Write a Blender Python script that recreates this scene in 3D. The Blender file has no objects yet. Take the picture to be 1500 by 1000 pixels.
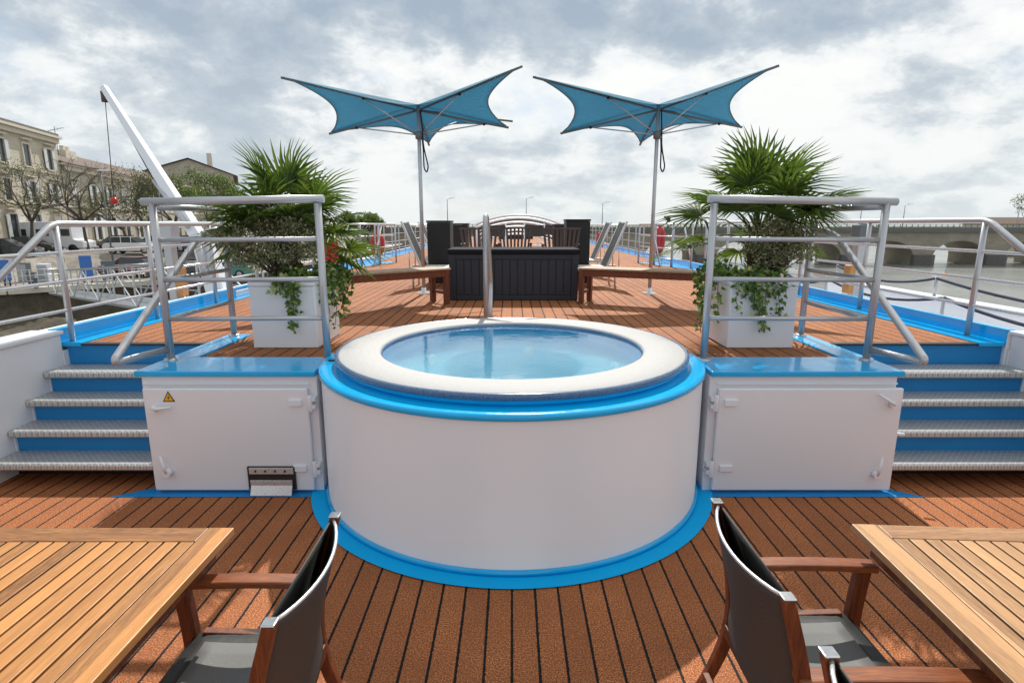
import bpy, bmesh, math, random
from mathutils import Vector, Matrix, Euler, noise
R = math.radians
rnd = random.Random(7)
S = bpy.context.scene
C = S.collection

# ------------------------------------------------------------------ camera
F, PITCH, EYE = 830.0, R(11.7), 1.85          # focal length in px of the 1500 px wide photograph
cam_d = bpy.data.cameras.new('camera'); cam = bpy.data.objects.new('camera', cam_d); C.objects.link(cam)
cam.location = (0, 0, EYE); cam.rotation_euler = (math.pi/2 - PITCH, 0, 0)
cam_d.sensor_width = 36; cam_d.lens = F/1500*36; cam_d.clip_start = .05; cam_d.clip_end = 6000
S.camera = cam

# ------------------------------------------------------------------ sun, sky, exposure
SUN_EL, SUN_AZ = R(46), R(3)                   # azimuth from +Y towards +X
sd = bpy.data.lights.new('sun', 'SUN'); sd.energy = 4.2; sd.angle = R(.6); sd.color = (1, .95, .87)
so = bpy.data.objects.new('sun', sd); C.objects.link(so)
sdir = Vector((math.sin(SUN_AZ)*math.cos(SUN_EL), math.cos(SUN_AZ)*math.cos(SUN_EL), math.sin(SUN_EL)))
so.rotation_euler = sdir.to_track_quat('Z', 'Y').to_euler(); so.location = sdir*50
W = bpy.data.worlds.new('World'); S.world = W; W.use_nodes = True
def build_world():
    nt = W.node_tree; N = nt.nodes; L = nt.links
    N.clear()
    out = N.new('ShaderNodeOutputWorld'); bg = N.new('ShaderNodeBackground'); bg.inputs[1].default_value = .1
    sky = N.new('ShaderNodeTexSky'); sky.sky_type = 'NISHITA'; sky.sun_disc = False
    sky.sun_elevation = SUN_EL; sky.sun_rotation = SUN_AZ; sky.air_density = 1.0; sky.dust_density = 1.2
    tc = N.new('ShaderNodeTexCoord'); sp = N.new('ShaderNodeSeparateXYZ'); L.new(tc.outputs['Generated'], sp.inputs[0])
    def m(op, a, b=None, c=None, clamp=False):
        n = N.new('ShaderNodeMath'); n.operation = op; n.use_clamp = clamp
        for i, v in enumerate((a, b, c)):
            if v is None: continue
            if isinstance(v, (int, float)): n.inputs[i].default_value = v
            else: L.new(v, n.inputs[i])
        return n.outputs[0]
    zz = m('ADD', m('MAXIMUM', sp.outputs[2], 0.0), .42)
    cx = m('DIVIDE', sp.outputs[0], zz); cy = m('DIVIDE', sp.outputs[1], zz)
    cb = N.new('ShaderNodeCombineXYZ'); L.new(cx, cb.inputs[0]); L.new(cy, cb.inputs[1])
    def nz(scale, detail, rough, dist=0, off=(0, 0, 0), lac=2.1):
        mp = N.new('ShaderNodeMapping'); mp.inputs['Location'].default_value = off; L.new(cb.outputs[0], mp.inputs[0])
        n = N.new('ShaderNodeTexNoise'); n.inputs['Scale'].default_value = scale; n.inputs['Detail'].default_value = detail
        n.inputs['Roughness'].default_value = rough; n.inputs['Distortion'].default_value = dist; n.inputs['Lacunarity'].default_value = lac
        L.new(mp.outputs[0], n.inputs[0]); return n.outputs[0]
    def ramp(fac, stops):
        r = N.new('ShaderNodeValToRGB'); L.new(fac, r.inputs[0]); e = r.color_ramp.elements
        e[0].position, e[0].color = stops[0][0], stops[0][1]+(1,); e[1].position, e[1].color = stops[-1][0], stops[-1][1]+(1,)
        for p, c in stops[1:-1]:
            x = e.new(p); x.color = c+(1,)
        return r.outputs[0]
    def mix(fac, a, b):
        n = N.new('ShaderNodeMix'); n.data_type = 'RGBA'
        if isinstance(fac, (int, float)): n.inputs['Factor'].default_value = fac
        else: L.new(fac, n.inputs['Factor'])
        for k, v in ((6, a), (7, b)):
            if isinstance(v, tuple): n.inputs[k].default_value = v+(1,)
            else: L.new(v, n.inputs[k])
        return n.outputs[2]
    # brightness of the cloud deck: lit tops against blue-grey bases
    big = nz(1.15, 3, .5, 0, (5.3, 2.2, 0)); fine = nz(3.6, 12, .60, .12, (1.7, 7.2, 0))
    body = m('ADD', m('ADD', m('MULTIPLY', big, .55), m('MULTIPLY', fine, .55)), m('MULTIPLY', sp.outputs[0], .055))
    cloud = ramp(body, [(.45, (3.1, 3.85, 4.75)), (.51, (4.15, 4.8, 5.5)), (.545, (5.8, 6.3, 6.7)), (.575, (7.7, 7.9, 8.0)), (.62, (8.6, 8.7, 8.5))])
    # holes of open blue
    gap = ramp(nz(1.9, 8, .58, .1, (9.3, 4.4, 0)), [(.57, (0, 0, 0)), (.70, (1, 1, 1))])
    blue = mix(.45, sky.outputs[0], (3.0, 4.4, 6.4))
    col = mix(m('MULTIPLY', gap, .75), cloud, blue)
    # pale layer towards the horizon
    hz = m('POWER', m('SUBTRACT', 1.0, m('MULTIPLY', m('MAXIMUM', sp.outputs[2], 0.0), 1.9), clamp=True), 2.6)
    col = mix(m('MULTIPLY', hz, .72), col, (6.9, 7.3, 7.3))
    L.new(col, bg.inputs[0]); L.new(bg.outputs[0], out.inputs[0])
build_world()
S.view_settings.view_transform = 'Standard'; S.view_settings.look = 'None'
S.view_settings.exposure = .25; S.view_settings.gamma = 1
S.render.engine = 'CYCLES'
S.cycles.max_bounces = 8; S.cycles.transparent_max_bounces = 12; S.cycles.use_denoising = True

# ------------------------------------------------------------------ helpers
def at(px, py, d=None, Y=None, z=None, X=None):
    """a photograph pixel at a chosen distance / plane as a world point"""
    u = (px-750)/F; v = (500-py)/F
    dx, dy, dz = u, math.cos(PITCH)+v*math.sin(PITCH), -math.sin(PITCH)+v*math.cos(PITCH)
    if d is None:
        if Y is not None: d = Y/dy
        elif z is not None: d = (z-EYE)/dz
        else: d = X/dx
    return Vector((dx*d, dy*d, EYE+dz*d))

ROOT = {}
def _shift(parent):
    o = parent
    while o is not None and o.name not in ROOT: o = o.parent
    return ROOT[o.name] if o is not None else Vector()

class MB:
    def __init__(s): s.v = []; s.f = []; s.sm = []
    def add(s, vs, fs, smooth=False):
        n = len(s.v); s.v += [Vector(p) for p in vs]
        s.f += [tuple(i+n for i in f) for f in fs]; s.sm += [smooth]*len(fs); return s
    def box(s, x0, x1, y0, y1, z0, z1, M=None):
        vs = [Vector((x, y, z)) for z in (z0, z1) for x, y in ((x0, y0), (x1, y0), (x1, y1), (x0, y1))]
        if M is not None: vs = [M @ p for p in vs]
        return s.add(vs, [(3, 2, 1, 0), (4, 5, 6, 7), (0, 1, 5, 4), (1, 2, 6, 5), (2, 3, 7, 6), (3, 0, 4, 7)])
    def bar(s, a, b, w, h, up=(0, 0, 1)):
        a, b = Vector(a), Vector(b); d = (b-a).normalized(); up = Vector(up)
        if abs(d.dot(up)) > .98: up = Vector((0, 1, 0))
        x = d.cross(up).normalized(); u = x.cross(d).normalized()
        vs = []
        for p in (a, b):
            for i, j in ((-1, -1), (1, -1), (1, 1), (-1, 1)): vs.append(p+x*w/2*i+u*h/2*j)
        return s.add(vs, [(0, 1, 2, 3), (7, 6, 5, 4), (0, 4, 5, 1), (1, 5, 6, 2), (2, 6, 7, 3), (3, 7, 4, 0)])
    def tube(s, pts, r, seg=10, caps=True, bend=0):
        pts = [Vector(p) for p in pts]
        if bend:
            q = [pts[0]]
            for i in range(1, len(pts)-1):
                p0, p, p1 = pts[i-1], pts[i], pts[i+1]
                b = min(bend, (p-p0).length*.48, (p1-p).length*.48)
                A = p+(p0-p).normalized()*b; B = p+(p1-p).normalized()*b
                for k in range(7):
                    t = k/6; q.append(A.lerp(p, t).lerp(p.lerp(B, t), t))
            q.append(pts[-1]); pts = q
        rs = r if isinstance(r, (list, tuple)) else [r]*len(pts)
        ref = None; vs = []
        for i, p in enumerate(pts):
            d = (pts[min(i+1, len(pts)-1)]-pts[max(i-1, 0)])
            d = d.normalized() if d.length > 1e-9 else Vector((0, 0, 1))
            if ref is None: ref = Vector((0, 0, 1)) if abs(d.z) < .9 else Vector((1, 0, 0))
            x = d.cross(ref)
            if x.length < 1e-4: x = d.orthogonal()
            x.normalize(); y = x.cross(d).normalized(); ref = y
            for k in range(seg):
                a = 2*math.pi*k/seg; vs.append(p+(x*math.cos(a)+y*math.sin(a))*rs[i])
        fs = []
        for i in range(len(pts)-1):
            for k in range(seg):
                k2 = (k+1) % seg
                fs.append((i*seg+k, (i+1)*seg+k, (i+1)*seg+k2, i*seg+k2))
        s.add(vs, fs, True)
        if caps:
            n = len(s.v)-len(vs)
            s.f.append(tuple(n+k for k in range(seg))); s.sm.append(False)
            s.f.append(tuple(n+(len(pts)-1)*seg+k for k in reversed(range(seg)))); s.sm.append(False)
        return s
    def lathe(s, prof, seg=64, c=(0, 0, 0), a0=0, a1=360, M=None, smooth=True):
        full = abs(a1-a0) >= 359.9; n = seg if full else seg+1; vs = []
        for r, z in prof:
            for k in range(n):
                a = R(a0+(a1-a0)*k/seg); p = Vector((c[0]+r*math.cos(a), c[1]+r*math.sin(a), c[2]+z))
                vs.append(M @ p if M is not None else p)
        fs = []
        for i in range(len(prof)-1):
            for k in range(seg):
                k2 = (k+1) % n
                fs.append((i*n+k, i*n+k2, (i+1)*n+k2, (i+1)*n+k))
        return s.add(vs, fs, smooth)
    def prism(s, pts, h, axis='z', M=None):
        """polygon pts (2-D) extruded from h[0] to h[1] along axis"""
        def mk(p, t):
            v = {'z': (p[0], p[1], t), 'x': (t, p[0], p[1]), 'y': (p[0], t, p[1])}[axis]
            v = Vector(v); return M @ v if M is not None else v
        n = len(pts); vs = [mk(p, h[0]) for p in pts]+[mk(p, h[1]) for p in pts]
        fs = [tuple(range(n))[::-1], tuple(range(n, 2*n))]+[(i, (i+1) % n, n+(i+1) % n, n+i) for i in range(n)]
        return s.add(vs, fs)
    def sphere(s, c, r, sz=1, seg=12, rings=8, sx=1, sy=1):
        c = Vector(c); vs = [c+Vector((0, 0, r*sz))]
        for i in range(1, rings):
            t = math.pi*i/rings
            for k in range(seg):
                a = 2*math.pi*k/seg; vs.append(c+Vector((r*sx*math.sin(t)*math.cos(a), r*sy*math.sin(t)*math.sin(a), r*sz*math.cos(t))))
        vs.append(c-Vector((0, 0, r*sz))); fs = []
        for k in range(seg): fs.append((0, 1+k, 1+(k+1) % seg))
        for i in range(rings-2):
            for k in range(seg):
                a = 1+i*seg; fs.append((a+k, a+seg+k, a+seg+(k+1) % seg, a+(k+1) % seg))
        a = 1+(rings-2)*seg; e = len(vs)-1
        for k in range(seg): fs.append((a+k, e, a+(k+1) % seg))
        return s.add(vs, fs, True)
    def build(s, name, mat, parent=None, bevel=0, solid=0, label=None, segs=2, recalc=True):
        sh = _shift(parent)
        me = bpy.data.meshes.new(name); me.from_pydata([tuple(p-sh) for p in s.v], [], s.f)
        me.polygons.foreach_set('use_smooth', s.sm); me.materials.append(mat)
        if recalc:
            bm = bmesh.new(); bm.from_mesh(me); bmesh.ops.recalc_face_normals(bm, faces=bm.faces[:]); bm.to_mesh(me); bm.free()
        me.update()
        o = bpy.data.objects.new(name, me); C.objects.link(o)
        if parent is not None: o.parent = parent
        if solid:
            m = o.modifiers.new('solid', 'SOLIDIFY'); m.thickness = solid; m.offset = 0
        if bevel:
            m = o.modifiers.new('bevel', 'BEVEL'); m.width = bevel; m.segments = segs; m.limit_method = 'ANGLE'; m.angle_limit = R(40)
        if label: o['label'] = label
        return o

def thing(name, label, cat, loc=(0, 0, 0), group=None):
    o = bpy.data.objects.new(name, None); C.objects.link(o); o.location = loc; o.empty_display_size = .1
    o['label'] = label; o['category'] = cat
    if group: o['group'] = group
    ROOT[o.name] = Vector(loc); return o
def tag(o, label, cat, group=None):
    o['label'] = label; o['category'] = cat
    if group: o['group'] = group
    return o
def struct(o, kind='structure'): o['kind'] = kind; return o
def copy_tree(o, loc=None, rz=None, label=None, parent=None, top=True):
    c = o.copy(); C.objects.link(c); c.parent = parent
    if top:
        if loc is not None: c.location = loc
        if rz is not None: c.rotation_euler = (0, 0, rz)
        if label: c['label'] = label
    for ch in list(o.children): copy_tree(ch, parent=c, top=False)
    return c

# ------------------------------------------------------------------ materials
def lin(r, g, b):
    f = lambda c: (c/255/12.92) if c/255 <= .04045 else ((c/255+.055)/1.055)**2.4
    return (f(r), f(g), f(b))
class NT:
    def __init__(s, name):
        s.m = bpy.data.materials.new(name); s.m.use_nodes = True; s.t = s.m.node_tree; s.N = s.t.nodes; s.L = s.t.links
        s.b = s.N['Principled BSDF']; s.out = s.N['Material Output']; s.tc = s.N.new('ShaderNodeTexCoord')
    def co(s, scale=(1, 1, 1), rot=(0, 0, 0)):
        mp = s.N.new('ShaderNodeMapping'); mp.inputs['Scale'].default_value = scale; mp.inputs['Rotation'].default_value = rot
        s.L.new(s.tc.outputs['Object'], mp.inputs[0]); return mp.outputs[0]
    def noise(s, scale, detail=4, rough=.55, co=None, dist=0):
        n = s.N.new('ShaderNodeTexNoise'); n.inputs['Scale'].default_value = scale; n.inputs['Detail'].default_value = detail
        n.inputs['Roughness'].default_value = rough; n.inputs['Distortion'].default_value = dist
        s.L.new(co if co is not None else s.tc.outputs['Object'], n.inputs[0]); return n.outputs[0]
    def math(s, op, a, b=None, c=None, clamp=False):
        n = s.N.new('ShaderNodeMath'); n.operation = op; n.use_clamp = clamp
        for i, v in enumerate((a, b, c)):
            if v is None: continue
            if isinstance(v, (int, float)): n.inputs[i].default_value = v
            else: s.L.new(v, n.inputs[i])
        return n.outputs[0]
    def ramp(s, fac, stops, interp='LINEAR'):
        r = s.N.new('ShaderNodeValToRGB'); s.L.new(fac, r.inputs[0]); r.color_ramp.interpolation = interp; e = r.color_ramp.elements
        e[0].position, e[0].color = stops[0][0], tuple(stops[0][1])+(1,); e[1].position, e[1].color = stops[-1][0], tuple(stops[-1][1])+(1,)
        for p, c in stops[1:-1]:
            x = e.new(p); x.color = tuple(c)+(1,)
        return r.outputs[0]
    def mix(s, fac, a, b, blend='MIX'):
        n = s.N.new('ShaderNodeMix'); n.data_type = 'RGBA'; n.blend_type = blend
        if isinstance(fac, (int, float)): n.inputs['Factor'].default_value = fac
        else: s.L.new(fac, n.inputs['Factor'])
        for k, v in ((6, a), (7, b)):
            if isinstance(v, tuple): n.inputs[k].default_value = tuple(v)[:3]+(1,)
            else: s.L.new(v, n.inputs[k])
        return n.outputs[2]
    def bump(s, h, strength=.3, dist=.01):
        n = s.N.new('ShaderNodeBump'); n.inputs['Strength'].default_value = strength; n.inputs['Distance'].default_value = dist
        s.L.new(h, n.inputs['Height']); s.L.new(n.outputs[0], s.b.inputs['Normal']); return n
    def set(s, **k):
        for a, v in k.items():
            i = s.b.inputs[{'col': 'Base Color', 'rough': 'Roughness', 'metal': 'Metallic', 'coat': 'Coat Weight', 'ior': 'IOR', 'spec': 'Specular IOR Level', 'alpha': 'Alpha'}[a]]
            if isinstance(v, tuple): i.default_value = tuple(v)[:3]+(1,)
            elif isinstance(v, (int, float)): i.default_value = v
            else: s.L.new(v, i)
        return s
def paint(name, c, rough=.35, var=.08, scale=3, bump=.05, coat=0, metal=0, dirt=0, rv=.24):
    n = NT(name); lo = tuple(x*(1-var) for x in c); hi = tuple(min(1, x*(1+var)) for x in c)
    f = n.noise(scale, 6, .6); col = n.mix(f, lo, hi)
    if dirt:
        d = n.ramp(n.noise(scale*4, 8, .7), [(.5, (0, 0, 0)), (.75, (1, 1, 1))]); col = n.mix(n.math('MULTIPLY', d, dirt), col, tuple(x*.45+.02 for x in c))
    n.set(col=col, rough=n.math('MULTIPLY_ADD', n.noise(scale*7, 4), rv, rough-rv/2), coat=coat, metal=metal)
    if bump: n.bump(n.noise(scale*1.3, 3), bump, .02)
    return n.m
def wood(name, c1, c2, axis='y', rough=.45, pitch=None, scale=1.0, sheen=0):
    n = NT(name); sc = {'x': (1.2, 14, 14), 'y': (14, 1.2, 14), 'z': (14, 14, 1.2)}[axis]
    g = n.noise(3*scale, 8, .62, n.co(sc), .6); g2 = n.noise(16*scale, 4, .6, n.co(sc))
    base = n.ramp(g, [(.3, c1), (.55, tuple((a+b)/2 for a, b in zip(c1, c2))), (.7, c2)])
    col = n.mix(n.ramp(g2, [(.42, (0, 0, 0)), (.72, (.75,)*3)]), base, tuple(x*.42 for x in c1))
    if pitch:      # each board has its own tone
        sp = n.N.new('ShaderNodeSeparateXYZ'); n.L.new(n.tc.outputs['Object'], sp.inputs[0])
        k = n.math('FLOOR', n.math('DIVIDE', sp.outputs['XYZ'.index(pitch[0])], pitch[1]))
        w = n.N.new('ShaderNodeTexWhiteNoise'); w.noise_dimensions = '1D'; n.L.new(k, w.inputs['W'])
        col = n.mix(n.math('MULTIPLY', w.outputs[0], .5), col, tuple(min(1, x*1.7) for x in c2))
    n.set(col=col, rough=n.math('MULTIPLY_ADD', g2, .25, rough-.1)); n.bump(g, .15, .003); return n.m
def deck(name, c1, c2, grit=220, pitch=.1185):
    n = NT(name); sp = n.N.new('ShaderNodeSeparateXYZ'); n.L.new(n.tc.outputs['Object'], sp.inputs[0])
    wob = n.math('MULTIPLY', n.math('SUBTRACT', n.noise(75, 3, .7), .5), .011)
    xx = n.math('DIVIDE', n.math('ADD', sp.outputs[0], wob), pitch)
    fr = n.math('FRACT', n.math('ADD', xx, 100.5)); d = n.math('ABSOLUTE', n.math('SUBTRACT', fr, .5))
    line = n.math('GREATER_THAN', .052, d)
    soft = n.ramp(d, [(.01, (0, 0, 0)), (.08, (1, 1, 1))])
    k = n.math('FLOOR', n.math('ADD', xx, 100.0)); w = n.N.new('ShaderNodeTexWhiteNoise'); w.noise_dimensions = '1D'; n.L.new(k, w.inputs['W'])
    g = n.noise(grit, 2, .8); g2 = n.noise(2.2, 6, .65); g3 = n.noise(grit*.35, 3, .6)
    col = n.ramp(g, [(.36, tuple(x*.25 for x in c1)), (.47, c1), (.55, c2), (.66, tuple(min(1, x*2.0) for x in c2))])
    col = n.mix(n.math('MULTIPLY', n.ramp(g3, [(.5, (0, 0, 0)), (.66, (1, 1, 1))]), .3), col, tuple(x*.5 for x in c1))
    col = n.mix(n.ramp(g2, [(.35, (.40,)*3), (.65, (0, 0, 0))]), col, tuple(x*.55 for x in c1))
    col = n.mix(n.math('MULTIPLY', w.outputs[0], .38), col, tuple(x*.55 for x in c1))
    col = n.mix(line, col, (.006, .005, .005))
    n.set(col=col, rough=.78, spec=.3); h = n.math('ADD', n.math('MULTIPLY', g, .25), soft); n.bump(h, .6, .004); return n.m

M = {}
WHITE = (.80, .82, .86)
M['white'] = paint('white_paint', WHITE, .30, .02, .7, .02, coat=.2, rv=.03)
M['white_flat'] = paint('white_wall_paint', (.78, .80, .84), .45, .04, .8, .03, rv=.05)
BLUE = (.0, .42, .84)
M['blue'] = paint('blue_deck_paint', BLUE, .18, .14, 4, .15, coat=.25, dirt=.10)
M['blue_floor'] = paint('blue_floor_paint', (.0, .42, .86), .6, .08, 4, .1, dirt=.12); M['blue_floor'].node_tree.nodes['Principled BSDF'].inputs['Specular IOR Level'].default_value = .15
M['blue_dark'] = paint('blue_riser_paint', (.004, .22, .55), .45, .12, 3, .1)
M['rail'] = paint('aluminium_rail', (.50, .51, .53), .36, .10, 9, .05, metal=.55)
M['rail_bright'] = paint('bright_metal', (.72, .73, .74), .3, .08, 9, 0, metal=.6)
M['steel'] = paint('stainless_steel', (.62, .62, .62), .2, .06, 5, 0, metal=1)
M['black'] = paint('black_board', (.010, .010, .011), .5, .3, 5, .1)
M['rubber'] = paint('black_rubber', (.012, .012, .013), .6, .2, 8, .1)
M['deck_low'] = deck('cork_deck_lower', (.33, .105, .037), (.52, .195, .069), 150)
M['deck_up'] = deck('cork_deck_upper', (.33, .112, .038), (.50, .19, .066), 150)
M['teak_y'] = wood('teak_along_y', lin(126, 80, 38), lin(188, 132, 74), 'y', pitch=('X', .055))
M['teak_y2'] = wood('pale_teak_along_y', lin(138, 98, 62), lin(184, 142, 98), 'y', pitch=('X', .055))
M['teak_x'] = wood('teak_along_x', lin(124, 78, 38), lin(182, 126, 72), 'x')
M['teak_x2'] = wood('pale_teak_along_x', lin(148, 104, 66), lin(188, 142, 98), 'x')
M['chairwood'] = wood('oiled_chair_wood', lin(94, 44, 20), lin(146, 78, 40), 'z', rough=.5)
M['armwood'] = wood('oiled_arm_wood', lin(118, 62, 32), lin(164, 98, 58), 'x', rough=.38)
M['bench'] = wood('bench_wood', lin(100, 44, 20), lin(142, 74, 38), 'x', rough=.5)
M['benchtop'] = wood('weathered_bench_top', lin(150, 120, 92), lin(190, 164, 134), 'x', rough=.6)

def m_sling():
    n = NT('woven_sling'); a = n.N.new('ShaderNodeTexChecker'); a.inputs['Scale'].default_value = 520; n.L.new(n.tc.outputs['Object'], a.inputs[0])
    c = n.mix(a.outputs[1], (.024, .024, .023), (.07, .069, .066)); c = n.mix(n.math('MULTIPLY', n.noise(90, 3), .5), c, (.042, .041, .039))
    n.set(col=c, rough=.6); n.bump(a.outputs[1], .25, .001)
    return n.m
M['sling'] = m_sling()
def m_seat():
    n = NT('grey_seat_weave'); a = n.N.new('ShaderNodeTexChecker'); a.inputs['Scale'].default_value = 420; n.L.new(n.tc.outputs['Object'], a.inputs[0])
    c = n.mix(a.outputs[1], (.045, .047, .046), (.17, .175, .17)); c = n.mix(n.math('MULTIPLY', n.noise(300, 3), .6), c, (.22, .225, .22))
    n.set(col=c, rough=.6); n.bump(a.outputs[1], .25, .001); return n.m
M['seat'] = m_seat()
M['seat_edge'] = paint('seat_hem', (.022, .024, .023), .55, .15, 20, .1)
def m_tread():
    n = NT('checker_plate')
    co = n.co((1, 1, 1), (0, 0, R(45)))
    sp = n.N.new('ShaderNodeSeparateXYZ'); n.L.new(co, sp.inputs[0])
    def band(a, b, off):
        u = n.math('SUBTRACT', n.math('FRACT', n.math('MULTIPLY_ADD', a, 32, off)), .5); v = n.math('SUBTRACT', n.math('FRACT', n.math('MULTIPLY_ADD', b, 32, off)), .5)
        q = n.math('ADD', n.math('MULTIPLY', n.math('MULTIPLY', u, u), 24), n.math('MULTIPLY', n.math('MULTIPLY', v, v), 3.5)); return n.math('LESS_THAN', q, .62)
    b = n.math('MAXIMUM', band(sp.outputs[0], sp.outputs[1], 0), band(sp.outputs[1], sp.outputs[0], .5))
    g = n.noise(18, 6, .7)
    c = n.mix(g, (.30, .31, .31), (.52, .52, .51)); c = n.mix(n.math('MULTIPLY', b, .55), c, (.82, .82, .80))
    c = n.mix(n.math('MULTIPLY', n.ramp(n.noise(45, 4, .7), [(.56, (0, 0, 0)), (.7, (1, 1, 1))]), .35), c, (.09, .08, .07))
    n.set(col=c, rough=.42, metal=.45); n.bump(b, .7, .003); return n.m
M['tread'] = m_tread()
def m_tubrim():
    n = NT('granite_acrylic'); g = n.noise(300, 3, .8)
    n.set(col=n.ramp(g, [(.40, (.015, .06, .15)), (.52, (.05, .13, .26)), (.68, (.35, .45, .56))]), rough=.18, coat=.4); return n.m
M['tubrim'] = m_tubrim()
M['tubgrate'] = paint('white_overflow_grate', (.42, .415, .41), .7, .05, 30, .2)
def m_basin():
    n = NT('blue_basin'); sp = n.N.new('ShaderNodeSeparateXYZ'); n.L.new(n.tc.outputs['Object'], sp.inputs[0])
    g = n.noise(160, 3, .8); lo = n.ramp(g, [(.4, (.20, .68, .84)), (.6, (.54, .85, .92))]); hi = n.ramp(g, [(.4, (.002, .25, .56)), (.6, (.02, .46, .76))])
    f = n.ramp(sp.outputs[2], [(.70, (0, 0, 0)), (.84, (1, 1, 1))])       # darker band of acrylic on the upper wall
    n.set(col=n.mix(f, lo, hi), rough=.4); return n.m
M['basin'] = m_basin()
def m_water():
    n = NT('tub_water'); tr = n.N.new('ShaderNodeBsdfRefraction'); gl = n.N.new('ShaderNodeBsdfGlossy'); fr = n.N.new('ShaderNodeFresnel'); mx = n.N.new('ShaderNodeMixShader')
    fr.inputs[0].default_value = 1.41; tr.inputs['IOR'].default_value = 1.33; tr.inputs['Roughness'].default_value = 0; tr.inputs[0].default_value = (.90, .98, 1, 1); gl.inputs['Roughness'].default_value = .015; gl.inputs[0].default_value = (1, 1, 1, 1)
    b = n.N.new('ShaderNodeBump'); b.inputs['Strength'].default_value = .07; b.inputs['Distance'].default_value = .02
    h = n.math('ADD', n.noise(6, 3, .5, dist=.6), n.math('MULTIPLY', n.noise(22, 3, .6, dist=.8), .3)); n.L.new(h, b.inputs['Height'])
    for x in (gl, fr, tr): n.L.new(b.outputs[0], x.inputs['Normal'])
    t2 = n.N.new('ShaderNodeBsdfTransparent'); t2.inputs[0].default_value = (.90, .98, 1, 1); m2 = n.N.new('ShaderNodeMixShader'); m2.inputs[0].default_value = .62
    n.L.new(tr.outputs[0], m2.inputs[1]); n.L.new(t2.outputs[0], m2.inputs[2])
    n.L.new(fr.outputs[0], mx.inputs[0]); n.L.new(m2.outputs[0], mx.inputs[1]); n.L.new(gl.outputs[0], mx.inputs[2])
    n.L.new(mx.outputs[0], n.out.inputs[0]); n.N.remove(n.b); return n.m
M['tub_water'] = m_water()
def m_river():
    n = NT('river_water'); co = n.co((1, 1.6, 1))
    h = n.math('ADD', n.noise(.22, 8, .66, co, .8), n.math('MULTIPLY', n.noise(1.6, 5, .6, co, .5), .2))
    n.set(col=n.ramp(n.noise(.06, 6, .6), [(.35, (.22, .225, .21)), (.65, (.32, .33, .31))]), rough=.16, ior=1.33)
    n.bump(h, .6, .45); return n.m
M['river'] = m_river()
def m_fabric():
    n = NT('blue_parasol_fabric'); c = n.mix(n.noise(3, 5), (.14, .32, .43), (.19, .40, .51)); n.set(col=c, rough=.8, spec=.2)
    tl = n.N.new('ShaderNodeBsdfTranslucent'); n.L.new(n.mix(n.noise(3, 5), (.16, .46, .62), (.20, .52, .68)), tl.inputs[0]); mx = n.N.new('ShaderNodeMixShader'); mx.inputs[0].default_value = .48
    n.L.new(n.b.outputs[0], mx.inputs[1]); n.L.new(tl.outputs[0], mx.inputs[2]); n.L.new(mx.outputs[0], n.out.inputs[0])
    n.bump(n.noise(4, 5, .6, n.co((1, 1, 3))), .7, .05); return n.m
M['fabric'] = m_fabric()
def leaf(name, stops, trans=.35, rough=.45):
    n = NT(name); g = n.N.new('ShaderNodeNewGeometry'); f = n.math('ADD', n.math('MULTIPLY', g.outputs['Random Per Island'], .75), n.math('MULTIPLY', n.noise(5, 3), .3))
    c = n.ramp(f, stops); n.set(col=c, rough=rough)
    tl = n.N.new('ShaderNodeBsdfTranslucent'); n.L.new(n.mix(.6, c, (1, 1, .3), 'MULTIPLY'), tl.inputs[0]); mx = n.N.new('ShaderNodeMixShader'); mx.inputs[0].default_value = trans
    n.L.new(n.b.outputs[0], mx.inputs[1]); n.L.new(tl.outputs[0], mx.inputs[2]); n.L.new(mx.outputs[0], n.out.inputs[0]); return n.m
M['palm'] = leaf('palm_leaf', [(.1, (.036, .070, .012)), (.5, (.075, .135, .024)), (.9, (.17, .24, .055))], .45)
M['olive'] = leaf('olive_leaf', [(.1, (.11, .125, .055)), (.5, (.22, .23, .115)), (.8, (.38, .37, .22)), (.98, (.62, .62, .46))])
M['ivy'] = leaf('ivy_leaf', [(.1, (.045, .10, .015)), (.5, (.10, .20, .03)), (.72, (.20, .30, .06)), (.9, (.60, .62, .32))])
M['treeleaf'] = leaf('spring_leaf', [(.1, (.050, .060, .018)), (.5, (.085, .095, .030)), (.9, (.15, .16, .055))])
M['greenleaf'] = leaf('fresh_leaf', [(.1, (.050, .085, .018)), (.5, (.095, .15, .03)), (.9, (.18, .25, .06))])
M['bark'] = paint('bark', (.085, .070, .055), .8, .3, 12, .4)
M['fibre'] = paint('palm_trunk_fibre', (.10, .065, .038), .9, .4, 40, .8)
M['soil'] = paint('soil', (.05, .035, .025), .9, .4, 30, .6)
M['crate'] = paint('dark_blue_grey_plastic', (.020, .024, .036), .5, .15, 12, .15)
M['crate_lid'] = paint('dark_lid_plastic', (.014, .016, .022), .8, .15, 12, .15); M['crate_lid'].node_tree.nodes['Principled BSDF'].inputs['Specular IOR Level'].default_value = .12
M['stone'] = None
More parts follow.
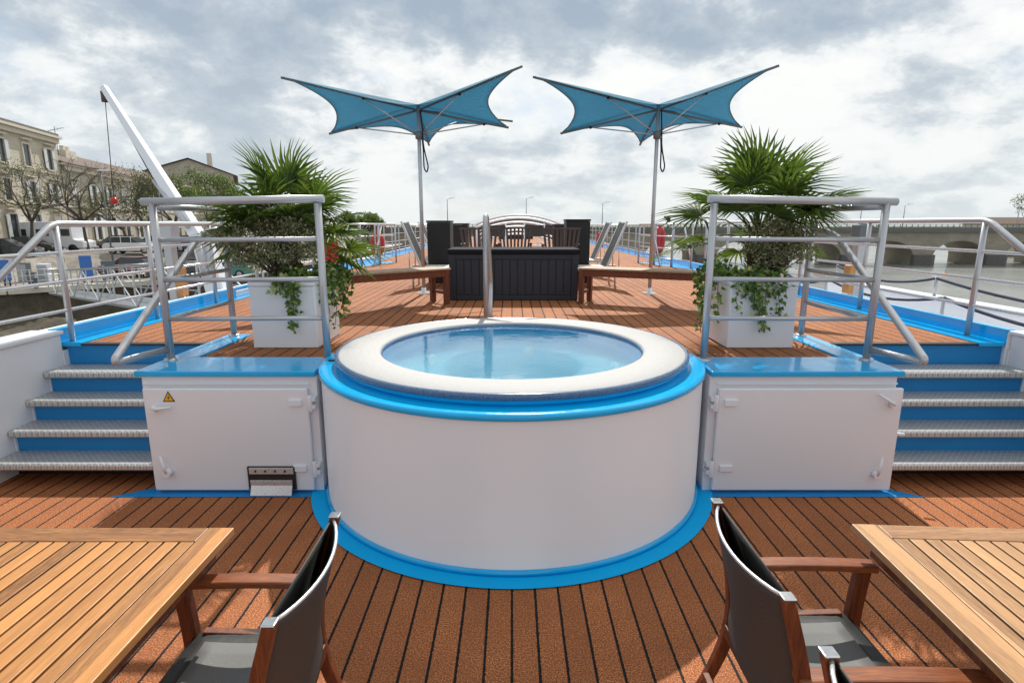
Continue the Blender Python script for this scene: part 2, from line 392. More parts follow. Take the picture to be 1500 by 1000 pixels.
def m_stone(name, c, course=.35):
    n = NT(name); br = n.N.new('ShaderNodeTexBrick'); br.inputs['Scale'].default_value = 1; br.inputs['Brick Width'].default_value = course*2; br.inputs['Row Height'].default_value = course
    br.inputs['Mortar Size'].default_value = .012; br.inputs['Color1'].default_value = tuple(c)+(1,); br.inputs['Color2'].default_value = tuple(x*.86 for x in c)+(1,); br.inputs['Mortar'].default_value = tuple(x*.72 for x in c)+(1,)
    sp = n.N.new('ShaderNodeSeparateXYZ'); n.L.new(n.tc.outputs['Object'], sp.inputs[0]); cb = n.N.new('ShaderNodeCombineXYZ')
    n.L.new(n.math('ADD', sp.outputs[0], sp.outputs[1]), cb.inputs[0]); n.L.new(sp.outputs[2], cb.inputs[1]); n.L.new(cb.outputs[0], br.inputs[0])
    d = n.ramp(n.noise(.5, 8, .7), [(.4, (0, 0, 0)), (.75, (1, 1, 1))]); c2 = n.mix(n.math('MULTIPLY', d, .45), br.outputs[0], tuple(x*.4 for x in c))
    n.set(col=c2, rough=.85); n.bump(br.outputs[1], .3, .02); return n.m
M['stone'] = m_stone('limestone', (.62, .565, .45)); M['stone2'] = m_stone('grey_limestone', (.50, .46, .375)); M['bridge'] = m_stone('bridge_stone', (.36, .32, .25), .6)
M['trim'] = paint('stone_trim', (.62, .57, .47), .8, .15, 2, .2)
M['roof'] = paint('clay_roof_tile', (.125, .085, .065), .85, .35, 2, .4)
M['roofgrey'] = paint('grey_roof', (.15, .14, .13), .8, .3, 2, .3)
def m_glass():
    n = NT('window_glass'); n.set(col=n.mix(n.noise(.7, 2), (.02, .025, .03), (.09, .10, .11)), rough=.08); return n.m
M['glass'] = m_glass()
M['shutter'] = paint('pale_shutter', (.60, .62, .62), .6, .1, 3, .1); M['shutter_grey'] = paint('grey_shutter', (.40, .42, .42), .6, .1, 3, .1)
def m_ground(name, c, sc=1.0):
    n = NT(name); n.set(col=n.ramp(n.noise(sc, 10, .7), [(.3, tuple(x*.6 for x in c)), (.5, c), (.7, tuple(x*1.4 for x in c))]), rough=.9); n.bump(n.noise(sc*4, 8, .7), .5, .05); return n.m
M['quay'] = m_ground('quay_paving', (.26, .235, .20)); M['rubble'] = m_ground('rubble_bank', (.085, .070, .048), 2.6); M['bank'] = m_ground('grassy_bank', (.085, .10, .035), .6)
M['orange'] = paint('orange_pad', (.55, .26, .08), .6, .2, 8, .1); M['red'] = paint('red_cover', (.48, .018, .028), .5, .2, 8, .3); M['rope'] = paint('navy_rope', (.012, .018, .045), .8, .3, 60, .5)
M['bannerblue'] = paint('blue_banner', (.04, .16, .50), .5, .1, 3, .1); M['greyboard'] = paint('grey_board', (.13, .15, .16), .5, .15, 3, .1)
M['yellow'] = paint('warning_yellow', (.80, .42, .01), .4, .03, 3, 0)
M['vent_dark'] = paint('dark_opening', (.02, .018, .015), .5, .3, 9, .2)  # near-black for the painted-in dark of the vent, also its screws
M['wicker'] = paint('brown_wicker', (.11, .08, .078), .7, .4, 60, .6); M['cushion'] = paint('pale_canvas', (.66, .66, .64), .8, .06, 8, .2)
M['canvas'] = paint('white_canvas', (.85, .86, .86), .6, .04, 8, .1); M['tail'] = paint('red_lamp', (.5, .01, .01), .2, .1, 3, 0); M['hub'] = paint('wheel_metal', (.4, .4, .41), .3, .1, 5, 0, metal=.8)

# ================================================================== THE SHIP
UP = .868        # upper deck height
XL, XR = -2.52, 2.62
TC = (0, 4.06)   # centre of the tub

# lower deck
b = MB(); b.add([(-5, -4, 0), (5.4, -4, 0), (5.4, 5.2, 0), (-5, 5.2, 0)], [(0, 1, 2, 3)]); struct(b.build('lower_deck', M['deck_low']))
# upper deck: sheet with a round hole for the tub
def upper_deck():
    b = MB(); r = 1.249; z = UP; Yend = 46
    def q(x0, y0, x1, y0b, y1, y1b): b.add([(x0, y0, z), (x1, y0b, z), (x1, y1b, z), (x0, y1, z)], [(0, 1, 2, 3)])
    q(-3.62, 4.66, -2.34, 4.66, 5.3, 5.3); q(2.44, 4.66, 3.92, 4.66, 5.3, 5.3)
    q(-2.34, 4.12, -r, 4.12, 5.3, 5.3); q(r, 4.12, 2.44, 4.12, 5.3, 5.3)
    n = 40
    for i in range(n):
        a0, a1 = math.pi-math.pi*i/n, math.pi-math.pi*(i+1)/n
        q(r*math.cos(a0), max(4.12, TC[1]+r*math.sin(a0)), r*math.cos(a1), max(4.12, TC[1]+r*math.sin(a1)), 5.3, 5.3)
    q(-3.62, 5.3, 3.92, 5.3, Yend, Yend)
    return struct(b.build('upper_deck', M['deck_up']))
upper_deck()
# blue margins of the upper deck (thin raised plates) and the hull sides
def hull():
    h = MB()
    h.box(-4.0, -3.80, 4.62, 46, -5.9, UP+.105); h.box(4.12, 4.24, 4.62, 46, -5.9, UP+.105)
    h.box(-5.2, -3.80, -5, 4.615, -5.9, -.02); h.box(4.24, 5.6, -5, 9.4, -5.9, .55); h.box(4.24, 4.9, 9.4, 46, -5.9, .2)
    struct(h.build('ship_hull', M['white_flat'], bevel=.01))
    m = MB()
    m.box(-3.797, -3.60, 4.625, 46, UP-.02, UP+.016); m.box(-3.86, -3.797, 4.625, 46, UP-.02, UP+.125)
    m.box(3.90, 4.117, 4.625, 46, UP-.02, UP+.016); m.box(4.117, 4.18, 4.625, 46, UP-.02, UP+.125)
    struct(m.build('deck_margin', M['blue'], bevel=.006))
hull()
# outboard bulwark on the right with stanchions and sagging ropes
t = thing('outer_bulwark', 'low white outer bulwark beside the water with slack dark ropes', 'bulwark', (5.2, 5, .55))
b = MB(); b.box(5.12, 5.30, 2.4, 9.2, .2, .95); b.build('plating', M['white_flat'], t, bevel=.02)
b = MB(); b.box(5.08, 5.34, 2.4, 9.2, .952, .985); b.build('capping', M['white'], t, bevel=.01)
def rope(pts, sag, n=12):
    o = []
    for i in range(len(pts)-1):
        for k in range(n):
            t_ = k/n; p = Vector(pts[i]).lerp(Vector(pts[i+1]), t_); p.z -= sag*4*t_*(1-t_); o.append(p)
    o.append(Vector(pts[-1])); return o
for X_, ys, zt in ((5.2, (3.4, 6.95, 9.1), 1.22), (4.6, (3.2, 6.0, 8.3, 9.6), 1.10)):
    for y in ys[1:]:
        b = MB(); b.tube([(X_, y, .56 if X_ < 5 else .985), (X_, y, zt)], .017, 8); b.build('stanchion', M['rail'], t)
    b = MB(); b.tube(rope([(X_, y, zt-.02) for y in ys], .13), .017, 6); b.build('rope', M['rope'], t)

# ------------------------------------------------------------------ lockers beside the tub
def locker(x0, x1, side, label):
    t = thing('deck_locker', label, 'locker', ((x0+x1)/2, 3.9, 0), 'white deck lockers either side of the hot tub')
    xi, xo = (x1, x0) if side < 0 else (x0, x1)
    b = MB(); b.box(x0, x1, 3.72, 4.10, .0, UP-.027); b.box(min(xo, xo-side*.16), max(xo, xo-side*.16), 4.10, 4.95, .0, UP-.027)
    b.build('cabinet', M['white'], t, bevel=.006)
    b = MB(); s = side
    # blue top plate, front strip and return strip along the stair
    a_in, a_out = -s*0+(x1 if s < 0 else x0), xo
    lo, hi = min(a_out+s*.03, a_in), max(a_out+s*.03, a_in)
    b.box(lo, hi, 3.69, 4.118, UP-.026, UP+.012)
    r0, r1 = sorted((xo+s*.03, xo-s*.175)); b.box(r0, r1, 4.119, 5.02, UP-.026, UP+.012)
    b.build('top_plate', M['blue'], t, bevel=.008, segs=3)
    d0, d1 = (x0+.02, x1-.055) if s < 0 else (x0+.055, x1+.03)
    dr = MB(); dr.box(d0, d1, 3.680, 3.712, .022, UP-.105); door = dr.build('door', M['white'], t, bevel=.009, segs=3)
    # moulded frame line above the door
    f = MB(); f.box(d0-.01, d1-.03 if s > 0 else d1+.01, 3.706, 3.722, UP-.085, UP-.073); f.build('door_frame', M['white'], t, bevel=.003)
    hx = d1 if s < 0 else d0
    for z in (.19, .665):
        h = MB(); hh = sorted((hx-s*-.04, hx+s*.13)); h.box(hh[0], hh[1], 3.664, 3.682, z-.022, z+.022)
        h.tube([(hx-s*.02, 3.664, z-.055), (hx-s*.02, 3.664, z+.055)], .016, 10)
        k = sorted((hx-s*.005, hx-s*.055)); h.box(k[0], k[1], 3.66, 3.72, z-.04, z-.012); h.box(k[0], k[1], 3.66, 3.72, z+.012, z+.04)
        h.build('hinge', M['white'], t, bevel=.003)
    def lever(p, q, bossr=.022):
        h = MB(); h.tube([(p[0], 3.685, p[1]), (p[0], 3.640, p[1])], bossr, 12)
        h.tube([(p[0], 3.650, p[1]), ((p[0]*2+q[0])/3, 3.640, (p[1]*2+q[1])/3+.004), (q[0], 3.648, q[1])], [.013, .011, .007], 8)
        h.build('handle', M['white'], door)
    if s < 0:
        lever((d0+.075, .625), (d0+.20, .640)); lever((d0+.115, .165), (d0+.085, .29), .028)
        # warning triangle with a bolt
        wx, wz = d0+.175, .705; g = MB()
        g.prism([(wx-.042, wz-.034), (wx+.042, wz-.034), (wx, wz+.042)], (3.6785, 3.6795), 'y'); w = g.build('warning_sign', M['black'], door)
        g = MB(); g.prism([(wx-.031, wz-.027), (wx+.031, wz-.027), (wx, wz+.029)], (3.6772, 3.6780), 'y'); g.build('yellow_field', M['yellow'], w) if False else None
        y = g.build('warning_field', M['yellow'], door)
        g = MB(); g.prism([(wx+.004, wz+.012), (wx-.009, wz-.007), (wx-.001, wz-.006), (wx-.005, wz-.022), (wx+.009, wz-.001), (wx+.001, wz-.002)], (3.6762, 3.6768), 'y'); g.build('lightning_bolt', M['black'], door)
        # damper in the lower corner
        vx0, vx1 = -1.835, -1.505
        g = MB(); g.box(vx0, vx1, 3.664, 3.681, .035, .205); v = g.build('vent_opening', M['vent_dark'], t)  # solid slab; its near-black colour stands in for the shade inside the vent
        g = MB(); g.box(vx0+.015, vx1-.01, 3.655, 3.665, .155, .200); g.build('vent_plate', M['rail_bright'], v, bevel=.002)
        g = MB(); g.box(vx0+.02, vx1-.02, 3.648, 3.660, .078, .112); g.prism([(3.625, .008), (3.632, .006), (3.660, .074), (3.653, .076)], (vx0+.022, vx1-.022), 'x'); g.build('vent_flap', M['rail_bright'], v, bevel=.002)
        g = MB()
        for k in range(4): g.sphere((vx0+.06+k*.068, 3.653, .178), .008, seg=8, rings=5)
        g.build('screw', M['vent_dark'], v)
    else:
        lever((d1-.075, .655), (d1-.19, .735)); lever((d1-.125, .15), (d1-.105, .28), .026)
        g = MB(); g.tube([(d1+.02, 3.74, .42), (d1+.075, 3.72, .42)], .012, 8); g.build('catch', M['white'], door)
    return t
locker(XL, -1.33, -1, 'white deck locker with a yellow warning triangle and a small vent')
locker(1.345, XR, 1, 'white deck locker with a plain door and slanted upper handle')
# painted floor strips
b = MB(); zf = .004
b.add([(-2.78, 3.62, zf), (-1.30, 3.62, zf), (-1.30, 3.76, zf), (-2.55, 3.76, zf)], [(0, 1, 2, 3)])
b.add([(1.34, 3.62, zf), (2.86, 3.62, zf), (2.64, 3.76, zf), (1.34, 3.76, zf)], [(0, 1, 2, 3)])
o = struct(b.build('floor_strip', M['blue_dark']))
b = MB(); b.lathe([(1.33, .008), (1.455, .008)], 96, (0, 4.06, 0), 180+8, 360-8, smooth=False); struct(b.build('floor_ring', M['blue_floor']))

# ------------------------------------------------------------------ hot tub
tub = thing('hot_tub', 'big round white hot tub with bright blue rim band', 'hot tub', (0, 4.1, 0))
cx, cy = TC
b = MB(); b.lathe([(1.345, .0), (1.345, .026), (1.337, .034), (1.337, UP+.005)], 128, (cx, cy, 0)); b.build('body', M['white'], tub)
b = MB(); b.lathe([(1.343, .010), (1.358, .012), (1.354, .028), (1.340, .040)], 128, (cx, cy, 0), 180, 360); b.build('foot_band', M['blue'], tub)
b = MB(); b.lathe([(1.20, UP+.045), (1.325, UP+.045), (1.345, UP+.041), (1.351, UP+.032), (1.351, UP+.012), (1.346, UP+.007), (1.31, UP+.006)], 128, (cx, cy, 0), 180-2, 362); b.build('ledge', M['blue'], tub)
b = MB(); b.lathe([(1.20, UP-.1), (1.20, UP+.045), (1.228, UP+.060), (1.224, UP+.085)], 128, (cx, cy, 0)); b.build('skirt', M['blue'], tub)
RT = UP+.118
b = MB(); b.lathe([(1.215, RT-.040), (1.238, RT-.038), (1.244, RT-.033), (1.245, RT-.008), (1.240, RT-.001), (1.228, RT+.001), (1.218, RT+.000), (1.216, RT-.005)], 128, (cx, cy, 0)); b.build('rim', M['tubrim'], tub)
b = MB(); b.lathe([(1.217, RT-.002), (1.210, RT+.002), (.952, RT+.001), (.944, RT-.003), (.938, RT-.012)], 128, (cx, cy, 0)); gr = b.build('overflow_grate', M['tubgrate'], tub)
b = MB(); b.lathe([(.939, RT-.011), (.930, RT-.014), (.927, RT-.020), (.926, RT-.05)], 128, (cx, cy, 0)); b.build('inner_lip', M['tubrim'], tub)
b = MB(); b.lathe([(.927, RT-.045), (.915, RT-.10), (.87, RT-.42), (.83, RT-.455), (.53, RT-.47), (.50, RT-.50), (.46, RT-.80), (.41, RT-.86), (.001, RT-.88)], 96, (cx, cy, 0)); bs = b.build('basin', M['basin'], tub)
b = MB()
for k in range(6):
    a = R(20+60*k); Mt = Matrix.Translation((cx+.885*math.cos(a), cy+.885*math.sin(a), RT-.25)) @ Matrix.Rotation(a, 4, 'Z') @ Matrix.Rotation(R(-90), 4, 'Y')
    b.lathe([(.05, 0), (.05, .02), (.035, .025), (.03, .01), (.001, .01)], 16, (0, 0, 0), M=Mt)
b.lathe([(.10, RT-.872), (.10, RT-.85), (.001, RT-.845)], 24, (cx, cy+.02, 0)); b.build('jet', M['white'], bs)
b = MB(); b.lathe([(.9258, RT-.028), (.6, RT-.028), (.3, RT-.028), (.001, RT-.028)], 64, (cx, cy, 0)); b.build('water', M['tub_water'], tub, recalc=False)
b = MB(); b.lathe([(.022, UP+.046), (.022, UP+.053), (.001, UP+.053)], 12, (-1.265, 3.86, 0)); b.build('drain_plug', M['rubber'], tub)

# handrail behind the tub
t = thing('grab_rail', 'steel grab rail loop standing at the back of the hot tub', 'handrail', (-.24, 5.6, UP))
b = MB(); pb = at(712, 466, Y=5.50); x = pb.x
b.tube([(x, 5.50, UP), (x, 5.48, UP+1.06), (x+.01, 5.66, UP+1.06), (x+.03, 6.0, UP+.35), (x+.03, 5.82, UP+.12), (x+.03, 5.82, UP)], .023, 12, bend=.09); b.build('rail_loop', M['rail'], t)
for p in ((x, 5.5), (x+.03, 5.82)):
    b = MB(); b.lathe([(.001, .022), (.05, .020), (.06, .0)], 20, (p[0], p[1], UP)); b.build('flange', M['steel'], t)

# ------------------------------------------------------------------ stairs
def stairs(x0, x1, side, label):
    t = thing('deck_stairs', label, 'stairs', ((x0+x1)/2, 3.8, 0), 'stairs up to the upper deck')
    n_y = [3.775, 3.972, 4.17, 4.37]
    for k in range(4):
        z = .1736*(k+1); y = n_y[k]
        b = MB(); pr = [(y+.012, z-.052), (y, z-.040), (y, z-.012), (y+.012, z), (y+.268, z), (y+.268, z-.012), (y+.02, z-.012), (y+.02, z-.052)]
        b.prism(pr, (x0+.004, x1-.004), 'x'); b.build('tread', M['tread'], t, bevel=.003)
        b = MB(); b.box(x0+.002, x1-.002, y+.262 if k < 3 else 4.652, y+.272 if k < 3 else 4.662, z-.05, (z+.1736-.014) if k < 3 else UP-.012); b.build('riser', M['blue_dark'], t)
    b = MB(); b.box(x0+.002, x1-.002, 4.00, 4.01, .0, .13); b.build('gap_shade', M['black'], t)  # black panel paints in the shade of the gap under the lowest tread
    b = MB(); b.box(x0+.01, x1-.01, 4.628, 4.70, UP-.010, UP+.004); b.build('nosing', M['rubber'], t, bevel=.003)
    xs = x0 if side < 0 else x1-.012
    b = MB(); pr = [(3.83, 0), (4.70, 0), (4.70, .82), (4.60, .82), (4.60, .69), (4.42, .69), (4.42, .52), (4.22, .52), (4.22, .345), (4.02, .345), (4.02, .17), (3.83, .17)]
    b.prism(pr, (xs+.001 if side < 0 else xs-.002, xs+.012 if side < 0 else xs+.011), 'x'); b.build('stringer', M['white_flat'], t)
    return t
stairs(-3.745, XL-.035, -1, 'four metal tread stairs nearer the quay, beside the locker with the warning triangle')
stairs(XR+.055, 4.145, 1, 'four metal tread stairs nearer the river, beside the locker with the plain door')
def side_wall(x0, x1, lab):
    t = thing('side_bulwark', lab, 'bulwark', ((x0+x1)/2, 3, 0))
    b = MB(); b.box(x0, x1, -3, 4.617, -.01, UP+.085); b.build('plating', M['white_flat'], t, bevel=.01)
    b = MB(); b.box(x0-.02, x1+.02, -3, 4.63, UP+.087, UP+.118); b.build('capping', M['white'], t, bevel=.008)
side_wall(-3.98, -3.747, 'white side wall beside the stairs nearer the quay')
side_wall(4.147, 4.38, 'white side wall beside the stairs nearer the river')

# ------------------------------------------------------------------ railings
def guard(x_in, x_out, side, label):
    t = thing('locker_guard_rail', label, 'railing', (x_out, 4.05, UP), 'square guard rails on the lockers')
    y = 4.03; zt = 2.0; xb = x_out-side*.02
    for x_, y_, zb in ((x_in, y, UP), (x_out, y, UP), (xb, 4.95, UP)):
        b = MB(); b.tube([(x_, y_, zb), (x_, y_, zt-.01 if y_ < 4.5 else zt-.03)], .0255, 12); p = b.build('post', M['rail'], t)
        b = MB(); b.lathe([(.001, .014), (.045, .012), (.05, .0)], 16, (x_, y_, UP+.012)); b.build('foot_flange', M['rail'], p)
    b = MB(); b.tube([(x_in-side*.045, y, zt+.02), (x_out+side*.07, y, zt)], .027, 14); b.build('top_rail', M['rail'], t)
    for z in (1.74, 1.46, 1.18):
        b = MB(); b.tube([(x_in, y, z+.008), (x_out, y, z)], .017, 10); b.build('cross_bar', M['rail'], t)
        b = MB(); b.tube([(x_out, y, z), (xb, 4.95, z)], .017, 10); b.build('cross_bar', M['rail'], t)
    b = MB(); b.tube([(x_out, y, zt-.03), (xb, 4.95, zt-.03)], .024, 12); b.build('side_rail', M['rail'], t)
    xo = x_out+side*.10
    b = MB(); b.tube([(xb, 4.95, 1.82), (xo, 4.80, 1.77), (xo, 3.60, .99), (xo, 3.60, .965), (x_out+side*.01, 4.03, .955)], .0255, 12, bend=.10); b.build('stair_handrail', M['rail'], t)
guard(-1.345, -2.49, -1, 'aluminium guard rail in front of the palm nearest the quay')
guard(1.40, 2.59, 1, 'aluminium guard rail in front of the palm nearest the river')

def outer_rail(x, side, label, ys, zt=1.84, stair=False, levels=(1.62, 1.385, 1.15)):
    t = thing('outer_railing', label, 'railing', (x, ys[0], UP), 'railings along the edge of the upper deck')
    for y in ys:
        b = MB(); b.tube([(x, y, UP+.01), (x+side*.0, y, zt)], .024 if ys[0] < 8 else .022, 10); b.build('post', M['rail'], t)
    pts = [(x, ys[-1]+.03, zt+.01)]
    if stair: pts += [(x, ys[0]-.03, zt+.01), (x, 3.0, .72)]
    else: pts += [(x, ys[0]-.03, zt+.01)]
    b = MB(); b.tube(pts, .026, 12, bend=.08); b.build('top_rail', M['rail'], t)
    for z in levels:
        b = MB(); y0 = ys[0]
        if stair: y0 = max(3.2, ys[0]-(zt-z)*1.35+.02)*0+3.2
        zz = z
        b.tube([(x, y0, z-.0), (x, ys[-1], z)], .014, 8); b.build('cross_bar', M['rail_bright'], t)
outer_rail(-3.70, -1, 'long quay side railing that slopes down beside the stairs', [4.68, 5.85, 7.05, 8.25, 9.45, 10.65, 11.85], stair=True)
outer_rail(4.05, 1, 'long river side railing that slopes down beside the stairs', [4.95, 6.55, 8.0, 9.4, 10.8, 12.0], zt=1.87, stair=True)
def far_rail(x, side, label, y0, y1, n):
    t = thing('outer_railing', label, 'railing', (x, y0, UP), 'railings along the edge of the upper deck')
    for k in range(n):
        y = y0+(y1-y0)*k/(n-1); b = MB(); b.box(x-.012, x+.012, y-.04, y+.04, UP+.01, 1.80); b.build('post', M['rail'], t)
    b = MB(); b.tube([(x, y0, 1.82), (x, y1, 1.80)], .024, 8); b.build('top_rail', M['rail_bright'], t)
    for z in (1.55, 1.3, 1.08):
        b = MB(); b.tube([(x, y0, z), (x, y1, z)], .012, 6); b.build('cross_bar', M['rail_bright'], t)
far_rail(-3.80, -1, 'far flat post railing on the quay side beyond the gate', 16, 44, 26)
far_rail(3.98, 1, 'far flat post railing on the river side beyond the gate', 15.2, 44, 27)
def gate(p0, p1, side, label):
    t = thing('gate_railing', label, 'railing', ((p0[0]+p1[0])/2, (p0[1]+p1[1])/2, UP), 'angled railings at the boarding gates')
    P = [Vector((p0[0]+(p1[0]-p0[0])*k/3, p0[1]+(p1[1]-p0[1])*k/3, UP)) for k in range(4)]
    for k, p in enumerate(P):
        r = .03 if k in (1, 2) else .022
        b = MB(); b.tube([p, p+Vector((0, 0, .98))], r, 8); b.build('post', M['rail'], t)
    for z in (.98, .70, .42, .18):
        b = MB(); b.tube([P[0]+Vector((0, 0, z)), P[3]+Vector((0, 0, z))], .02 if z > .9 else .012, 8); b.build('cross_bar', M['rail_bright'], t)
    for k in (0.45, 2.2):
        a = P[0].lerp(P[3], k/3); c = P[0].lerp(P[3], (k-.62)/3 if k > .7 else k/3-.0)
        b = MB(); b.tube([a+Vector((0, 0, .97)), P[0].lerp(P[3], (k-.55)/3)+Vector((0, 0, .0))], .018, 6); b.build('brace', M['rail_bright'], t)
    b = MB(); x0 = min(p0[0], p1[0]); q = sorted((p0[0]+side*.05, p1[0]))
    b.add([(p0[0], p0[1]-.1, UP+.006), (p1[0], p1[1]+.1, UP+.006), (p1[0]+side*.9 if abs(p1[0]) < 3.4 else p1[0], p1[1]+.6, UP+.006), (p0[0]+side*.02, p1[1]+.6, UP+.006)], [(0, 1, 2, 3)])
    b.build('footing_plate', M['blue'], t)
gate((-3.75, 12.5), (-3.02, 14.9), -1, 'angled railing at the boarding gate on the quay side')
gate((3.95, 12.6), (3.25, 14.7), 1, 'angled railing at the boarding gate on the river side')

# grey posts with lamp heads and orange pads just outboard of the coaming
def spud(px, py0, X_, lab, side):
    p = at(px, 440, X=X_); y = p.y
    t = thing('mooring_post', lab, 'post', (X_, y, .5), 'grey mooring posts with orange pads')
    b = MB(); b.box(X_-.075, X_+.02, y-.06, y+.06, .5, 1.80); b.build('post_shaft', M['rail'], t, bevel=.01)
    b = MB(); b.box(X_-.10, X_+.06, y-.09, y+.09, 1.62, 1.84); b.lathe([(.001, .05), (.055, .04), (.07, 0)], 16, (X_-.0, y, 1.84)); b.build('lamp_head', M['greyboard'] if side > 0 else M['rail'], t, bevel=.01)
    b = MB(); b.box(X_+(.024 if side < 0 else -.15), X_+(.10 if side < 0 else -.077), y-.07, y+.07, .98, 1.34); b.build('fender_pad', M['orange'], t, bevel=.015)
spud(262, 336, -4.12, 'grey mooring post with an orange pad beside the white crane', -1)
spud(1252, 330, 4.42, 'grey mooring post with an orange pad beside the water', 1)

# life ring covers
def ring(px, py, X_, lab):
    p = at(px, py, X=X_)
    t = thing('life_ring', lab, 'life ring', tuple(p), 'red life ring covers hung on the railings')
    b = MB(); Mt = Matrix.Translation(p) @ Matrix.Rotation(R(90 if False else 0), 4, 'Z') @ Matrix.Rotation(R(90), 4, 'X')
    vs = []; 
    b2 = MB()
    for k in range(25):
        a = 2*math.pi*k/24; vs.append(p+Vector((.085*math.cos(a), .08*math.cos(a), .26*math.sin(a))))
    b2.tube(vs, .10, 10, caps=False); b2.build('cover', M['red'], t)
    b2 = MB(); b2.tube([p+Vector((0, 0, .38)), p+Vector((0, 0, -.05)), p+Vector((0, .0, -.38))], .05, 8); b2.build('strap', M['red'], t)
ring(553, 357, -3.8, 'red life ring cover on the quay side railing')
ring(481, 366, -3.6, 'red life ring cover half hidden by the palm fronds')
ring(965, 352, 3.8, 'nearer red life ring cover on the river side railing')
ring(879, 352, 3.85, 'far red life ring cover on the river side railing')

# ------------------------------------------------------------------ planters, palms, shrubs, ivy
def planter(x0, x1, lab):
    t = thing('planter_box', lab, 'planter', ((x0+x1)/2, 4.75, UP), 'white square planters')
    b = MB(); b.box(x0, x1, 4.46, 5.06, UP+.004, UP+.50); b.build('box', M['white_flat'], t, bevel=.008)
    b = MB(); b.box(x0-.004, x1+.004, 4.456, 5.064, UP+.502, UP+.535); b.build('rim', M['white'], t, bevel=.006)
    b = MB(); b.box(x0+.03, x1-.03, 4.49, 5.03, UP+.5355, UP+.548); b.build('soil', M['soil'], t)
    return ((x0+x1)/2, 4.76, UP+.54)
def palm(c, seed, lab, R0=.50, az_bias=0, height=.46, zb=.30):
    rg = random.Random(seed); t = thing('fan_palm', lab, 'palm', c, 'fan palms in white planters')
    c = Vector(c)
    b = MB(); pts = [c+Vector((.01*math.sin(k), .01*math.cos(k*2), k*.07)) for k in range(7)]
    b.tube(pts, [.075, .082, .078, .08, .074, .07, .05], 14)
    for k in range(160):
        a = rg.uniform(0, 6.28); z = rg.uniform(0, .40); r = .078; p = c+Vector((r*math.cos(a), r*math.sin(a), z)); q = p+Vector((math.cos(a)*.03, math.sin(a)*.03, rg.uniform(.02, .06)))
        b.tube([p, q], [.006, .001], 4, caps=False)
    b.build('trunk', M['fibre'], t)
    n = 28
    for i in range(n):
        f = i/(n-1); el = R(84-96*f**.8+rg.uniform(-7, 7)); az = i*2.399+az_bias+rg.uniform(-.2, .2)
        el = max(el, R(-3)); el = max(el, R(38)) if f > .35 and math.sin(az) < -.35 else el
        d = Vector((math.cos(az)*math.cos(el), math.sin(az)*math.cos(el), math.sin(el)))
        b = MB(); base = c+Vector((0, 0, zb+.14*(1-f))); L = height*rg.uniform(.85, 1.1)*(1-.25*max(0, math.sin(el))*.2)
        mid = base+d*L*.55+Vector((0, 0, .03)); hub = base+d*L-Vector((0, 0, .05*max(0, math.cos(el))))
        b.tube([base, mid, hub], [.009, .006, .005], 5)
        ax = (hub-mid).normalized(); side = ax.cross(Vector((0, 0, 1)))
        if side.length < .15: side = Vector((math.sin(az), -math.cos(az), 0))
        side.normalize(); tw = rg.uniform(-.6, .6); nrm = side.cross(ax).normalized(); side, nrm = side*math.cos(tw)+nrm*math.sin(tw), nrm*math.cos(tw)-side*math.sin(tw)
        m = 23; RR = R0*rg.uniform(.82, 1.08)
        for k in range(m):
            th = R(-118+236*k/(m-1))+rg.uniform(-.02, .02); ln = RR*(1-.30*(abs(th)/2.06)**2)*rg.uniform(.93, 1.04)
            u = (ax*math.cos(th)+side*math.sin(th)).normalized(); w = (side*math.cos(th)-ax*math.sin(th)).normalized()
            up = nrm*(.10*math.cos(th*2)+.06); wd = .0140
            droop = Vector((0, 0, -1))*(.05+.06*rg.random())
            P = [hub+u*ln*s_+nrm*(.03*math.sin(3*s_))+droop*(s_**2.5)*ln*1.2 for s_ in (0.02, .3, .62, 1.0)]
            ws = [.003, wd, wd*.75, .0008]
            vs = []
            for p_, w_ in zip(P, ws): vs += [p_-w*w_+nrm*w_*.55, p_, p_+w*w_+nrm*w_*.55]
            fs = []
            for q in range(3): fs += [(q*3, q*3+1, q*3+4, q*3+3), (q*3+1, q*3+2, q*3+5, q*3+4)]
            b.add(vs, fs, False)
        b.build('frond', M['palm'], t, recalc=False)
def leafblade(b, p, d, up, ln, wd):
    d = d.normalized(); s_ = d.cross(up)
    if s_.length < .05: s_ = d.orthogonal()
    s_.normalize(); n_ = s_.cross(d)
    b.add([p, p+d*ln*.4+s_*wd*.5+n_*wd*.15, p+d*ln, p+d*ln*.4-s_*wd*.5+n_*wd*.15], [(0, 1, 2), (0, 2, 3)])
def shrub(c, seed, lab, rx, ry, rz, n=4200, mat='olive', sz=.028, cat='shrub'):
    rg = random.Random(seed); t = thing('shrub', lab, cat, c); c = Vector(c)
    b = MB(); l = MB()
    tips = []
    for k in range(95):
        a = rg.uniform(0, 6.28); e = rg.uniform(-.25, 1.45); q = Vector((rx*math.cos(a)*math.cos(e), ry*math.sin(a)*math.cos(e), rz*(.45+.55*math.sin(e))))*rg.uniform(.75, 1.08)
        m_ = q*.5+Vector((rg.uniform(-.03, .03), rg.uniform(-.03, .03), .05)); b.tube([c, c+m_, c+q], [.005, .003, .001], 4, caps=False); tips.append((m_, q))
    for k in range(n):
        m_, q = rg.choice(tips); s_ = rg.random()**.6; p = c+(m_.lerp(q, s_) if s_ > .15 else m_*.8)+Vector([rg.gauss(0, .028) for _ in range(3)])
        d = Vector([rg.gauss(0, 1) for _ in range(3)])+Vector((0, 0, .4)); leafblade(l, p, d, Vector([rg.gauss(0, 1) for _ in range(3)]), sz*rg.uniform(.7, 1.4), sz*.5)
    b.build('stem', M['bark'], t); l.build('foliage', M[mat], t, recalc=False)
